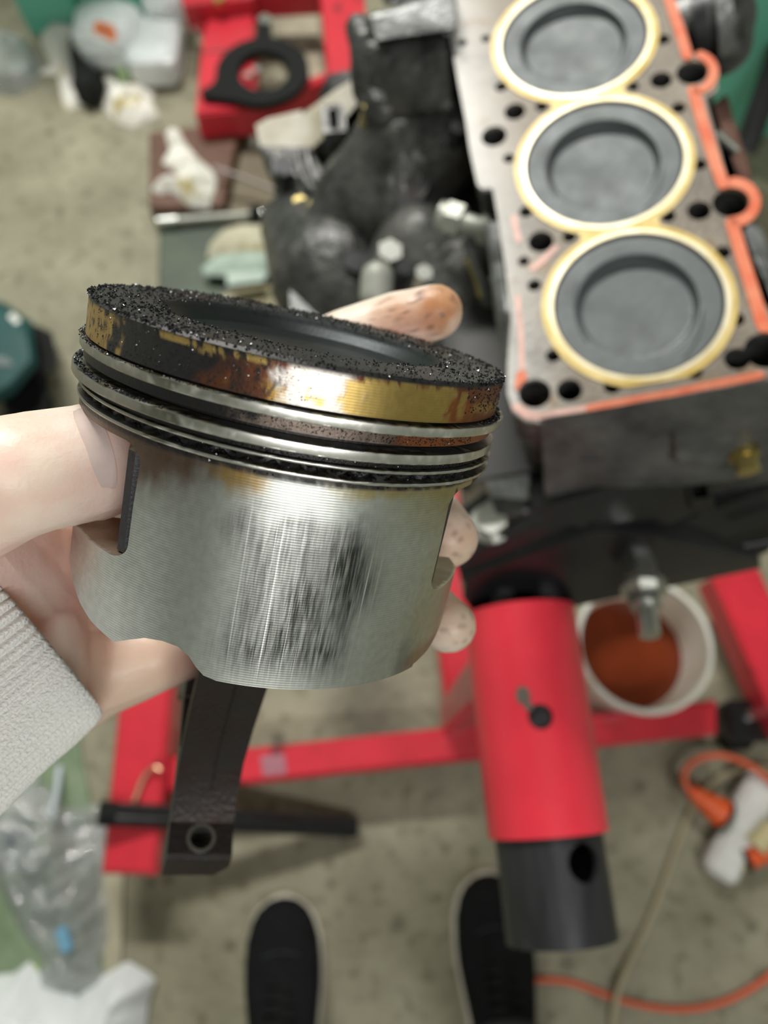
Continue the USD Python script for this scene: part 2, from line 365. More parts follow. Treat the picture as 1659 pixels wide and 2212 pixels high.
def cabinet(px_l, px_r, height, depth, label, doors):
    """green sheet-metal cabinet whose front base line runs between two floor points"""
    a, b = PZ(*px_l, 0), PZ(*px_r, 0); x = unit(b - a); y = np.cross([0, 0, 1], x); L = np.linalg.norm(b - a)
    t = thing("green_metal_cabinet", label, "cabinet", M=frame(a, x, y, np.array([0, 0, 1.])))
    part("body", box((0, 0.02, 0), (L, depth, height), 0.004), GREEN, t, local=True)
    w = L / doors
    for i in range(doors):
        d = part("door", box((i * w + 0.006, 0, 0.05), ((i + 1) * w - 0.006, 0.02, height - 0.02), 0.004), GREEN, t, local=True)
        hx = i * w + (w - 0.05 if i % 2 == 0 else 0.05)
        part("handle", box((hx - 0.008, -0.02, height * 0.55), (hx + 0.008, 0.002, height * 0.55 + 0.12), 0.004), BLACKPAINT, d, local=True)
    part("plinth", box((0.01, 0.03, 0), (L - 0.01, 0.04, 0.05)), BLACKPAINT, t, local=True)
    return t

cabinet((67, 95), (330, 77), 0.85, 0.42, "green metal cabinet behind the heap of plastic bags", 2)
cabinet((1440, 330), (1800, 305), 0.85, 0.42, "green metal cabinet standing behind the engine block at right", 1)

# ------------------------------------------------------------------ the piston held in the hand
pC = np.array([-.01554, -.03576, .15704]); pA = unit([-.22542, 1, .32761])
pn = np.array([0, 0, -1.]); pn = unit(pn - pA * (pn @ pA)); ps = np.cross(pn, pA)
PHI0 = 16.5; _c, _s = math.cos(math.radians(PHI0)), math.sin(math.radians(PHI0))
pX, pY = pn * _c + ps * _s, -pn * _s + ps * _c
V2W = np.c_[XA, DA, CA]
PM = frame(C2W(pC), V2W @ pX, V2W @ pY, V2W @ -pA)


def attr_metal(name, rough=0.3, lines=False):
    """metal whose colour and soot cover come from the mesh (varnish, soot and wear patches plus painted highlight and shade, worked out where they sit on the part)"""
    n = {"tc": ("texture_coordinate", {}), "ti": ("attribute", {"attribute": "tint"}), "so": ("attribute", {"attribute": "soot"}),
         "p": ("principled_bsdf", {"anisotropic": 0.38 if lines else 0.0, "anisotropic_rotation": 0.25 if lines else 0.0}), "tg": ("tangent", {"direction_type": "radial", "axis": "z"}),
         "n1": ("noise_texture", {"scale": 1500.0, "detail": 3.0}), "bs": ("math", {"math_type": "multiply"}), "b1": ("bump", {"distance": 0.00010}),
         "mr": ("map_range", {"to_min": rough, "to_max": 0.46}), "mm": ("map_range", {"to_min": 1.0, "to_max": 0.25}),
         "n2": ("noise_texture", {"scale": 700.0, "detail": 3.0}), "r2": ("rgb_ramp", {"ramp": [(0.3, (0.86, 0.86, 0.86)), (0.7, (1, 1, 1))]}), "mu": ("mix_color", {"blend_type": "multiply", "fac": 1.0})}
    L = [("tc.object", "n1.vector"), ("n1.fac", "bs.value1"), ("so.fac", "bs.value2"), ("bs.value", "b1.height"), ("so.fac", "mr.value"), ("so.fac", "mm.value"), ("mr.result", "p.roughness"), ("mm.result", "p.metallic"),
         ("tc.object", "n2.vector"), ("n2.fac", "r2.fac"), ("ti.color", "mu.a"), ("r2.color", "mu.b"), ("b1.normal", "p.normal")]
    out = "mu.result"
    if lines:
        n |= {"w": ("wave_texture", {"scale": 690.0, "distortion": 0.25, "bands_direction": "z"}), "sk": ("attribute", {"attribute": "turned"}), "wm": ("math", {"math_type": "multiply"}),
              "b0": ("bump", {"distance": 0.000012}), "sc": ("attribute", {"attribute": "score"}), "mp": ("mapping", {"scale": (60, 2300, 150)}), "n3": ("noise_texture", {"scale": 1.0, "detail": 3.0, "roughness": 0.6}),
              "r3": ("rgb_ramp", {"ramp": [(0.34, (0.45, 0.45, 0.45)), (0.60, (1, 1, 1))]}), "sm": ("mix_color", {"blend_type": "multiply", "fac": 1.0}), "md": ("mix_color", {"b": (0.070, 0.072, 0.070)}),
              "mp2": ("mapping", {"scale": (0, 1500, 14)}), "n4": ("noise_texture", {"scale": 1.0, "detail": 1.0}), "r4": ("rgb_ramp", {"ramp": [(0.645, (0, 0, 0)), (0.70, (1, 1, 1))]}),
              "lw": ("math", {"math_type": "multiply"}), "ml": ("mix_color", {"b": (0.92, 0.93, 0.91)})}
        L += [("tc.object", "w.vector"), ("w.fac", "wm.value1"), ("sk.fac", "wm.value2"), ("wm.value", "b0.height"), ("b0.normal", "b1.normal"), ("p.BSDF", "p.BSDF")][:5]
        L += [("tc.object", "mp.vector"), ("mp.vector", "n3.vector"), ("n3.fac", "r3.fac"), ("r3.color", "sm.a"), ("sc.color", "sm.b"), ("sm.result", "md.fac"), (out, "md.a"),
              ("tc.object", "mp2.vector"), ("mp2.vector", "n4.vector"), ("n4.fac", "r4.fac"), ("r4.color", "lw.value1"), ("sc.fac", "lw.value2"), ("md.result", "ml.a"), ("lw.value", "ml.fac"), ("tg.tangent", "p.tangent")]
        out = "ml.result"
    L.append((out, "p.base_color"))
    return usdkit.material(stage, "/World/Looks/" + name, n, L, "p.BSDF")


PISTONMETAL = attr_metal("turned_aluminium_with_soot", 0.38, True)
RINGMETAL = attr_metal("worn_ring_steel", 0.30)
SOOT = mat("glossy_soot_crumbs", (0.016, 0.016, 0.020), 0.20, 0.3)
RODSTEEL = mat("brown_forged_steel", (0.052, 0.031, 0.026), 0.42, 0.5, var=0.3, vscale=90, bump=0.0004, bscale=700, col2=(0.030, 0.028, 0.030))


def piston_color(v, n):
    x, y, z = v.T; r = np.hypot(x, y); ph = np.degrees(np.arctan2(y, x)) + PHI0; h = -z
    cy_ = np.c_[np.radians(ph) * 0.04, h, np.zeros(len(h))]
    N1 = meshkit.fbm(cy_ * 350, 4, 3) - .5; N2 = meshkit.fbm(cy_ * np.array([900, 250, 1]), 4, 8) - .5; N3 = meshkit.fbm(cy_ * 1400, 3, 5) - .5; NL = meshkit.fbm(cy_ * 110, 3, 12) - .5
    AL = np.array([0.76, 0.78, 0.75]); GOLD = np.array([0.66, 0.47, 0.16]); BRN = np.array([0.20, 0.065, 0.022]); BLK = np.array([0.016, 0.015, 0.016]); DBR = np.array([0.075, 0.045, 0.026])
    col = np.tile(AL, (len(v), 1)); soot = np.zeros(len(v)); turned = np.ones(len(v)); score = np.zeros(len(v))
    pj = ph + 22 * N1 + 10 * N2; hj = h + 0.0012 * N1 + 0.0015 * N2
    # top land
    land = (h < .0071) & (r > .0385)
    c = np.tile(BLK, (len(v), 1)); s = np.ones(len(v))
    def lay(m, colr, so):
        nonlocal c, s
        c = lerp(c, np.broadcast_to(colr, c.shape), m); s = s + (so - s) * m
    lay(smoothstep(-38, -44, pj) * smoothstep(-80, -60, ph), GOLD * [.8, .75, .8], .15)
    lay(smoothstep(-14, 2, pj), DBR * [2.2, 1.2, .9], .62)                                           # brown-red under thin soot
    lay(smoothstep(-27, -24, pj) * smoothstep(2, -3, pj) * smoothstep(.0019, .0014, hj) * smoothstep(-.0002, .0002, h - .0006), GOLD, .05)
    lay(smoothstep(-3, 6, pj) * smoothstep(.0035, .0055, hj), GOLD * [.85, .75, .6], .1)
    lay(smoothstep(4, 9, pj) * smoothstep(24, 17, pj), np.array([.74, .69, .64]), .26)  # pale band: the highlight on the land is painted into its colour
    edge = .0011 + .0010 * (N2 * 2) + .0011 * smoothstep(24, 14, ph) + .0006 * smoothstep(46, 54, ph)
    lay(smoothstep(17, 22, pj) * smoothstep(56, 51, pj) * smoothstep(edge - .0001, edge + .0003, h), GOLD * (1 + .25 * N3[:, None]), .0)
    lay(smoothstep(47, 52, pj) * smoothstep(60, 55, pj) * smoothstep(.002, .004, hj), BRN * 1.6, .3)
    lay(smoothstep(52, 60, pj) * smoothstep(.0048, .0058, hj), BRN, .4)
    lay(smoothstep(.61, .66, N3 + .5) * smoothstep(14, -2, ph), BLK, 1.0)
    col[land] = c[land]; soot[land] = s[land]; turned[land] = 0.5
    # second and third land, grooves
    l2 = (h >= .0071) & (h < .0145)
    k = smoothstep(26, 44, pj) * .9; kk = smoothstep(-2, 10, pj) * smoothstep(36, 22, pj)
    c2 = lerp(lerp(np.tile(BLK, (len(v), 1)), np.broadcast_to(np.array([.22, .17, .14]), c.shape), kk), np.broadcast_to(BRN * 1.3, c.shape), k)
    col[l2] = c2[l2]; soot[l2] = np.clip(1 - .35 * k - .3 * kk, 0, 1)[l2]
    l3 = ((h >= .0138) & (h < .0183)) | (r < .0385)
    col[l3] = BLK; soot[l3] = .9; turned[l2 | l3] = 0
    top = (h < .0062) & (r < .0393); col[top] = np.array([.026, .029, .031]); soot[top] = 1.0; bowl = (h > .0008) & (r < .0276); soot[bowl] = .42; col[bowl] = [.034, .039, .042]
    rim = (h < .0007) & (r > .038); col[rim] = BLK; soot[rim] = 1.0
    # skirt: bare turned aluminium with varnish under the rings
    sk = (h >= .0183) & (r > .0390)
    c = np.tile(AL, (len(v), 1)); s = np.zeros(len(v))
    c = lerp(c, np.broadcast_to([.56, .58, .57], c.shape), .75 * smoothstep(14, -6, ph + 20 * NL))                     # greyer towards the left flank
    lay(smoothstep(.0300, .0210, h + .005 * NL + .003 * N2) * smoothstep(-4, -20, ph + 10 * N1) * .92, DBR * 1.3, .35)
    lay(smoothstep(.0250, .0190, h + .004 * NL + .003 * N2) * smoothstep(-30, -12, ph) * smoothstep(6, -2, ph + 15 * N1) * .9, np.array([.15, .085, .055]), .25)
    lay(smoothstep(.0245, .0200, h + .003 * N1) * smoothstep(-7, -3, ph + 14 * N1) * smoothstep(9, 3, ph) * .8, GOLD * [.75, .7, .7], .05)
    lay(smoothstep(.0212, .0190, h + .003 * N1) * smoothstep(16, 30, ph + 8 * N1) * .85, np.array([.60, .47, .16]), .05)
    lay(smoothstep(.0300, .0190, h + .005 * NL) * smoothstep(30, 52, ph) * .75, np.array([.58, .50, .24]), .0)
    lay(smoothstep(50, 62, ph + 14 * NL) * .45, np.array([.56, .51, .33]), .0)
    lay(smoothstep(.55, .68, N1 + .5 + .1 * N2) * smoothstep(52, 58, ph) * smoothstep(.024, .021, h), DBR, .5)
    lay(smoothstep(.050, .0535, h + .003 * N1) * smoothstep(52, 60, ph + 8 * N1) * .8, np.array([.34, .20, .10]), .3)
    lay(smoothstep(49, 53, ph + .8 * N1) * smoothstep(62, 53, ph) * smoothstep(.046, .051, h) * .55, np.array([.10, .10, .09]), .2)
    lay(smoothstep(.0192, .0186, h + .0006 * N2), BLK * 1.5, .8)
    col[sk] = c[sk]; soot[sk] = s[sk]
    sc = smoothstep(-3, 9, ph + 12 * NL) * smoothstep(40, 28, ph + 10 * NL) * smoothstep(.0215, .030, h + .006 * N1) * smoothstep(.0585, .048, h)
    score[sk] = sc[sk] * (.72 + .28 * smoothstep(.22, .52, meshkit.fbm(cy_ * np.array([200, 90, 1]), 3, 31)))[sk]
    # window faces
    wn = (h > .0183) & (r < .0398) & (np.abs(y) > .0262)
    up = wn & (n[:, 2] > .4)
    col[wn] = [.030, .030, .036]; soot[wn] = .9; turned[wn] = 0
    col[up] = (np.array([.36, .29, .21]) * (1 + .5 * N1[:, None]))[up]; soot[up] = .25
    inside = (np.abs(y) < .026) & (r < .0385) & (h > .0183); col[inside] = DBR; soot[inside] = .6; turned[inside] = 0
    return {"tint": np.clip(col, 0, 1), "soot": np.clip(soot, 0, 1), "turned": turned * (1 - soot), "score": score}


R0 = 0.040
prof = [(0, -.0012 - .0032), (.0225, -.0044), (.0252, -.0036), (.0268, -.0016), (.0274, -.0003), (.0282, 0), (.0394, 0), (R0, -.0006), (R0, -.0069), (.0368, -.0069), (.0368, -.0092), (R0, -.0092), (R0, -.0110),
        (.0366, -.0110), (.0366, -.0141), (R0, -.0141), (R0, -.0149), (.0366, -.0149), (.0366, -.0180), (.0399, -.0180), (.0402, -.030), (.0403, -.045), (.0402, -.0562), (0, -.0562)]
body = lathe(prof[::-1], 200)
cav = Manifold.cylinder(.05, .0357, .0357, 120).translate([0, 0, -.0608])
cav = cav ^ box((-.1, -.0226, -.1), (.1, .0226, 0))
body = body - cav
for sy in (-1, 1):
    body = body + box((-.0125, min(sy * .0125, sy * .0268), -.049), (.0125, max(sy * .0125, sy * .0268), -.012))
wl = [(.0297, .0198), (.0297, .0403), (-.0297, .0403), (-.0297, .0198)]
lowcut = [(0, .0462), (.0140, .0468), (.0163, .0499), (.0206, .0531), (.0243, .0547), (.0289, .0557), (.0289, .07)]
win = Polygon(wl); lowp = Polygon(lowcut + [(-x, y) for x, y in lowcut[::-1]])
win = win.buffer(-.0032).buffer(.0032); lowp = lowp.buffer(.0015).buffer(-.0015)
XZ = np.array([[1., 0, 0, 0], [0, 0, 1, 0], [0, -1, 0, 0], [0, 0, 0, 1]])       # polygon (x, h) -> local x, -z, extruded along y
for lo, hi in ((.0268, .06), (-.06, -.0268)): body = body - prism(win, lo, hi, XZ) - prism(lowp, lo, hi, XZ)
body = body - box((-.02, .0376, -.07), (.02, .06, -.03)) - box((-.02, -.06, -.07), (.02, -.0376, -.03))
for sy in (-1, 1): body = body + box((-.0268, min(sy * .0250, sy * .0290), -.0410), (.0266, max(sy * .0250, sy * .0290), -.0205), .0012) - box((-.018, min(sy * .0268, sy * .04), -.0400), (.018, max(sy * .0268, sy * .04), -.0205))
notch = Polygon([(-.031, .0572), (-.0275, .0557), (-.0250, .0538), (-.0225, .0522), (-.0196, .0515), (-.0170, .0516), (-.0150, .0528), (-.0136, .0545), (-.0122, .0557), (-.0100, .0562), (-.01, .07), (-.031, .07)])
YZ = np.array([[0, 0, 1., 0], [1, 0, 0, 0], [0, -1, 0, 0], [0, 0, 0, 1]])
body = body - prism(notch, .015, .06, YZ)
body = body - Manifold.cylinder(.1, .0103, .0103, 60, True).rotate([90, 0, 0]).translate([0, 0, -.036])
body = body.refine_to_length(.00075)
held = thing("piston", "oily held piston with turned grey skirt, soot-crusted crown and bare connecting rod", "piston", M=PM)
part("piston_body", body, PISTONMETAL, held, local=True, smooth=32, color=piston_color)


def ring_color(bright):
    def f(v, n):
        r = np.hypot(v[:, 0], v[:, 1]); ph = np.degrees(np.arctan2(v[:, 1], v[:, 0])) + PHI0
        out = (np.abs(n[:, 2]) < .5); N = meshkit.fbm(v * 900, 3, 4); N2 = meshkit.fbm(v * 220, 3, 9)
        c = np.tile(np.array([.20, .18, .12]), (len(v), 1)); s = smoothstep(.42, .62, N)
        c[out] = bright; c = np.where((out & (ph < -18 + 30 * (N2 - .5)))[:, None], np.array(bright) * [.42, .41, .38], c); s = np.where(out, .25 * smoothstep(.6, .7, N) + .25 * (ph < -25), s)  # left part of the outer face darkened: light and shade painted into the tint
        top = (n[:, 2] > .5); c = np.where((top & (N2 > .48))[:, None], np.array([.30, .30, .29]), c); s = np.where(top & (N2 > .52), .2, s)
        return {"tint": c, "soot": s}
    return f


def piston_ring(ro, ri, h0, h1, ds, dn, gap, name, bright, parent):
    m = lathe([(ri, -h1), (ro - .00012, -h1), (ro, -h1 + .0002), (ro, -h0 - .0002), (ro - .00012, -h0), (ri, -h0)], 220)
    off = np.array([_s * ds + _c * dn, _c * ds - _s * dn, 0])
    a = math.radians(gap); m = m - box((-.0006, 0, -.05), (.0006, .06, 0)).rotate([0, 0, gap - 90])
    return part(name, m.translate(off).refine_to_length(.0015), RINGMETAL, parent, local=True, smooth=40, color=ring_color(bright))

BR = (.80, .79, .75)
piston_ring(.0413, .0372, .0074, .0090, .0005, 0, 150, "compression_ring", BR, held)
piston_ring(.0414, .0372, .0122, .0139, -.0004, .0001, 215, "compression_ring", BR, held)
oil = piston_ring(.0408, .0368, .0151, .01565, .0004, .0001, 120, "oil_ring", (.70, .70, .68), held)
piston_ring(.0408, .0368, .0172, .0178, .0004, .0001, 240, "rail", (.70, .70, .68), oil)
a = np.linspace(0, 2 * np.pi, 361)
part("expander", tube([((.0386 + .00035 * math.cos(60 * t)) * math.cos(t), (.0386 + .00035 * math.cos(60 * t)) * math.sin(t), -.01645 + .0005 * math.sin(60 * t)) for t in a], .00062, 6), CAVITY, oil, local=True)
part("wrist_pin", ring_cyl((0, -.0262, -.036), (0, .0262, -.036), .0102, .006), BLACKSTEEL, held, local=True)

# soot crumbs on crown rim, top land and ring faces
cr_v, cr_f = [], []
oct_v = np.array([[1, 0, 0], [-1, 0, 0], [0, 1, 0], [0, -1, 0], [0, 0, 1], [0, 0, -1.]]); oct_f = np.array([[0, 2, 4], [2, 1, 4], [1, 3, 4], [3, 0, 4], [2, 0, 5], [1, 2, 5], [3, 1, 5], [0, 3, 5]])
def crumb(p, s):
    k = len(cr_v) * 6; cr_v.append(np.array(p) + oct_v @ np.linalg.qr(RNG.normal(size=(3, 3)))[0] * s * RNG.uniform(.5, 1.3, (6, 1))); cr_f.append(oct_f + k)
def rp(ph, r, h): t = math.radians(ph - PHI0); return (r * math.cos(t), r * math.sin(t), -h)
for _ in range(3600):
    ph = RNG.uniform(-180, 180); r = RNG.uniform(.0278, .0400) if RNG.random() < .75 else RNG.normal(.0397, .0004)
    crumb(rp(ph, min(r, .0402), RNG.uniform(-.0002, .0002)), RNG.uniform(.00008, .00026) * (1.5 if ph < -10 or ph > 60 else 1))
for _ in range(500): crumb(rp(RNG.uniform(-180, 180), RNG.normal(.0277, .0005), RNG.uniform(-.0002, .0006)), RNG.uniform(.0001, .00032))
for _ in range(420): crumb(rp(RNG.uniform(-50, 14), .0400, RNG.uniform(.0005, .0067)), RNG.uniform(.00006, .00018))
for _ in range(330): crumb(rp(RNG.uniform(54, 100), .0400, RNG.uniform(.0003, .0052)), RNG.uniform(.0001, .00028))
for _ in range(260): crumb(rp(RNG.uniform(-90, 5), RNG.uniform(.0400, .0411), .0073), RNG.uniform(.00008, .00022))
for _ in range(260): crumb(rp(RNG.uniform(-95, -20), RNG.uniform(.0400, .0414), .0121), RNG.uniform(.0001, .00032))
for _ in range(130): crumb(rp(RNG.uniform(64, 100), RNG.uniform(.0398, .0412), .0072), RNG.uniform(.00015, .0004))
for _ in range(420): crumb(rp(RNG.uniform(-5, 62), .0400, RNG.uniform(.0094, .0108)), RNG.uniform(.00008, .0002))
for _ in range(420): crumb(rp(RNG.uniform(-5, 62), .0400, RNG.uniform(.0141, .0149)), RNG.uniform(.00008, .0002))
for _ in range(420): crumb(rp(RNG.uniform(-30, 62), RNG.uniform(.0392, .0402), RNG.uniform(.0158, .0185)), RNG.uniform(.0001, .00028))
part("soot_crumbs", (np.vstack(cr_v), np.vstack(cr_f)), SOOT, held, local=True, smooth=False, kind="stuff")

# connecting rod, swung back on the pin; shoulder with the open bolt hole at its end
th = math.radians(27.5); rd = pA * math.cos(th) - pX * math.sin(th); rq = np.cross(rd, pY); rq = rq if rq[2] < 0 else -rq
RM = frame(C2W(pC + pA * .0350 + pY * .0004), V2W @ rq, V2W @ pY, V2W @ np.cross(rq, pY))
rw = float(np.sign(np.cross(rq, pY) @ rd))
def rp2(q, w): return (q, w)
half = [(0, -.0165), (.0100, -.013), (.0150, -.006), (.0158, .002), (.0125, .014), (.0096, .026), (.0100, .050), (.0112, .080), (.0135, .096), (.0185, .106), (.0240, .1125), (.0325, .1135), (.0335, .1150), (.0335, .1275), (.0310, .1300), (.0245, .1300)]
arc = [(.0240 * math.cos(t), .1300 - .0240 * math.sin(t)) for t in np.linspace(0, math.pi / 2, 14)[1:]]
outl = half + arc; outl = outl + [(-q, w) for q, w in outl[-2:0:-1]]
QW = np.array([[1., 0, 0, 0], [0, 0, 1, 0], [0, rw, 0, 0], [0, 0, 0, 1]])
rodm = prism(Polygon(outl), -.0090, .0090, QW)
ib = Polygon([(-.0062, .022), (.0062, .022), (.0066, .05), (.0076, .08), (.0092, .093), (.0075, .098), (-.0075, .098), (-.0092, .093), (-.0076, .08), (-.0066, .05)]).buffer(.001)
for lo, hi in ((.0030, .02), (-.02, -.0030)): rodm = rodm - prism(ib, lo, hi, QW)
def rl(q, y, w): return np.array([q, y, rw * w])
rodm = rodm - cyl(rl(.0282, 0, .10), rl(.0282, 0, .1235), .0041) - cyl(rl(-.0282, 0, .10), rl(-.0282, 0, .1235), .0041)
rodm = rodm - cyl(rl(0, -.03, 0), rl(0, .03, 0), .0104)
rodm = rodm - Manifold.hull_points(np.array([rl(q, y, w) for q in (.02, .045) for y, w in ((.0096, .1195), (.0096, .136), (.0015, .136))]))
pr, to_world = held, xf
rod = part("connecting_rod", to_world(rodm, RM), RODSTEEL, pr, smooth=30)
part("bolt_sleeve", to_world(ring_cyl(rl(.0282, 0, .1128), rl(.0282, 0, .1232), .0041, .0031, 32), RM), ZINC, rod, label="bright threaded hole in the rod shoulder")
seam = tube([rl(q + .00012, .0012, w) for q, w in [(.0100, .04), (.0106, .06), (.0113, .08), (.0135, .096), (.0180, .1052)]], .00028, 6)
v_, f_, _ = tri(seam, False); part("forging_seam", (v_ @ RM[:3, :3].T + RM[:3, 3], f_), RODSTEEL, rod)

# ------------------------------------------------------------------ engine block (frame: x across the deck, y along the crank away from the viewer, z out of the deck)
ea = unit([.097, .934, -.343]); et = np.array([.978, -.1535, -.1413]); et = unit(et - ea * (et @ ea)); en = np.cross(ea, et)
eP = np.array([.1239, -.1020, .3905])
EM = frame(C2W(eP), V2W @ et, V2W @ -ea, V2W @ en)


def DK(u, v, n0=0.0):
    d = np.array([(u - CX) / FPX, (v - CY) / FPX, 1.0]); k = ((eP + en * n0) @ en) / (d @ en); q = d * k - eP
    return np.array([q @ et, -(q @ ea)])


deck_px = [(940, -150), (966, 45), (976, 98), (990, 180), (1005, 256), (1015, 325), (1031, 398), (1040, 408), (1064, 406), (1074, 462), (1092, 580), (1104, 690), (1096, 790), (1096, 850), (1108, 888), (1135, 908), (1165, 912),
           (1210, 905), (1300, 887), (1400, 869), (1500, 851), (1600, 833), (1680, 820), (1730, 812), (1712, 760), (1680, 700), (1650, 655), (1618, 560), (1597, 484), (1628, 470), (1638, 440), (1625, 408), (1595, 393), (1572, 388),
           (1545, 285), (1524, 212), (1549, 195), (1553, 158), (1538, 128), (1505, 118), (1487, 112), (1466, 60), (1448, 0), (1400, -150)]
deck2 = Polygon([DK(*p) for p in deck_px])
LB = -0.335
deck2 = deck2.union(Polygon([DK(940, -150), DK(1400, -150), DK(1400, -150) + [-.02, .12], DK(940, -150) + [0.0, .12]])).buffer(0.0015).buffer(-0.0015)
BORES = [(0.0, 0.0), (0.0, .088), (0.0, .176), (0.0, .264)]
holes = [(1495, 157, 29), (1578, 438, 33), (1652, 757, 38), (1428, 173, 20), (1510, 455, 22), (1592, 775, 24), (1368, 187, 11), (1443, 467, 14), (1500, 803, 15), (1432, 85, 13), (1466, 233, 13), (1511, 355, 13), (1562, 545, 14), (1591, 690, 15),
         (1067, 294, 24), (1155, 850, 31), (1168, 522, 24), (1112, 241, 20), (1230, 843, 24), (1170, 230, 12), (1099, 342, 11), (1136, 457, 13), (1230, 511, 13), (1131, 564, 11), (1154, 616, 13), (1195, 768, 14), (1322, 834, 16), (1083, 187, 12), (1049, 83, 9), (999, 92, 9)]
plate = prism(deck2, -.0025, 0)
lower = prism(deck2.buffer(-.0012), -.030, -.0024) + prism(deck2.buffer(-.006), -.10, -.029)
cut = Manifold()
for x, y in BORES: cut = cut + Manifold.cylinder(.075, .0405, .0405, 96).translate([x, y, -.07])
hz = []
for u, v, rp_ in holes:
    q = DK(u, v); z = (eP + et * q[0] - ea * q[1])[2]; r = rp_ * z / FPX * 1.14
    hz.append((q, r)); cut = cut + Manifold.cylinder(.045, r, r, 28).translate([q[0], q[1], -.04])
plate, lower = plate - cut, lower - cut

dkn = {"tc": ("texture_coordinate", {}), "xyz": ("separate_xyz", {}), "mr": ("map_range", {"from_min": -.085, "from_max": -.035, "clamp": True}), "n1": ("noise_texture", {"scale": 26.0, "detail": 6.0, "roughness": 0.65}),
       "r1": ("rgb_ramp", {"ramp": [(0.30, (0.17, 0.17, 0.17)), (0.46, (0.46, 0.46, 0.46)), (0.70, (0.66, 0.66, 0.66))]}), "r2": ("rgb_ramp", {"ramp": [(0.30, (0.075, 0.060, 0.042)), (0.50, (0.150, 0.125, 0.098)), (0.74, (0.24, 0.215, 0.185))]}),
       "ad": ("math", {"math_type": "multiply_add", "value2": 0.9, "value3": -0.45}), "su": ("math", {"math_type": "add", "use_clamp": True}), "mx": ("mix_color", {}),
       "n2": ("noise_texture", {"scale": 55.0, "detail": 3.0}), "r3": ("rgb_ramp", {"ramp": [(0.60, (0, 0, 0)), (0.72, (0.8, 0.8, 0.8))]}), "m2": ("mix_color", {"b": (0.17, 0.105, 0.045)}),
       "n3": ("noise_texture", {"scale": 300.0, "detail": 3.0}), "b": ("bump", {"distance": 0.0004}), "p": ("principled_bsdf", {"roughness": 0.5, "metallic": 0.2})}
DECK = usdkit.material(stage, "/World/Looks/stained_deck_face", dkn, [("tc.object", "xyz.vector"), ("xyz.x", "mr.value"), ("tc.object", "n1.vector"), ("n1.fac", "r1.fac"), ("n1.fac", "r2.fac"), ("n1.fac", "ad.value1"), ("mr.result", "su.value1"), ("ad.value", "su.value2"),
    ("su.value", "mx.fac"), ("r1.color", "mx.a"), ("r2.color", "mx.b"), ("tc.object", "n2.vector"), ("n2.fac", "r3.fac"), ("r3.color", "m2.fac"), ("mx.result", "m2.a"), ("m2.result", "p.base_color"), ("tc.object", "n3.vector"), ("n3.fac", "b.height"), ("b.normal", "p.normal")], "p.BSDF")

eng = thing("engine_block", "dark cast-iron engine block with stained flat deck and open cylinder bores", "engine", M=EM)
part("deck_plate", plate, DECK, eng, local=True, smooth=30, label="stained flat deck face full of bolt and water holes")
part("cylinder_casting", lower, CAST, eng, local=True, smooth=30)
crank = rough_hull([(x, y, z) for x, y, z in [(-.085, -.068, -.09), (.10, -.068, -.09), (.10, .33, -.09), (-.085, .33, -.09), (-.11, -.06, -.24), (.12, -.06, -.24), (.12, .33, -.24), (-.11, .33, -.24)]], .012, .003, 30, 3)
part("crankcase", crank, CAST, eng, local=True, smooth=40)
part("sump_floor", box((-.10, -.05, -.075), (.09, .33, -.070)), CAVITY, eng, local=True)
for i, (x, y) in enumerate(BORES[:3]):
    g = Point(x, y)
    half = Polygon([(-.1, y - .044), (.1, y - .044), (.1, y + .044), (-.1, y + .044)])
    out = g.buffer(.0460, 48); rg = prism(out.difference(g.buffer(.0405, 48)).intersection(half).intersection(deck2), 0, .0007)
    inner = g.buffer(.0426, 48)
    r = part("fire_ring", prism(inner.difference(g.buffer(.0405, 48)).intersection(half), .0002, .0010), FIRERING, eng, local=True)
    part("gasket_residue", prism(out.difference(inner).intersection(half), 0, .0006), YELLOW, r, local=True, label="yellow gasket residue around the bore")
    if i < 2:
        br = Polygon([(-.020, y + .044 - .008), (.020, y + .044 - .008), (.020, y + .044 + .008), (-.020, y + .044 + .008)])
        for b in BORES: br = br.difference(Point(*b).buffer(.0455, 48))
        for g_ in getattr(br.buffer(-.0004), "geoms", [br]): part("gasket_residue", prism(g_, 0, .0005), YELLOW, r, local=True, label="yellow gasket residue between two bores")


def bead(pix, w, h=.0008):
    L = LineString([DK(*p) for p in pix]).buffer(w / 2, cap_style=1)
    for q, r in hz: L = L.difference(Point(*q).buffer(r * 1.02))
    return prism(L.buffer(.0004).buffer(-.0004), 0, h)


def arc_px(c, r, a0, a1, n=10): return [(c[0] + r * math.cos(math.radians(t)), c[1] + r * .93 * math.sin(math.radians(t))) for t in np.linspace(a0, a1, n)]
part("sealant_bead", bead([(1432, -50), (1445, 0), (1466, 62), (1484, 122)], .0056), SEALANT, eng, local=True)
part("sealant_bead", bead(arc_px((1498, 158), 43, -70, 80), .0052), SEALANT, eng, local=True)
part("sealant_bead", bead([(1497, 196), (1520, 275), (1545, 355), (1562, 400)], .0060), SEALANT, eng, local=True)
part("sealant_bead", bead(arc_px((1582, 438), 45, -85, 80), .0068), SEALANT, eng, local=True)
part("sealant_bead", bead([(1580, 482), (1605, 565), (1630, 645), (1646, 700), (1660, 722)], .0060), SEALANT, eng, local=True)
part("sealant_bead", bead([(1640, 812), (1560, 828), (1460, 850), (1360, 868), (1275, 884)], .0042), SEALANT, eng, local=True)
part("sealant_bead", bead([(1123, 835), (1127, 812)], .0050), SEALANT, eng, local=True)
PINKISH = mat("faint_sealant_smear", (0.50, 0.30, 0.26), 0.5, 0.15, var=0.3, vscale=60)
part("sealant_smear", bead([(1274, 884), (1250, 889), (1180, 900), (1140, 897), (1116, 880)], .0042, .0004), PINKISH, eng, local=True)
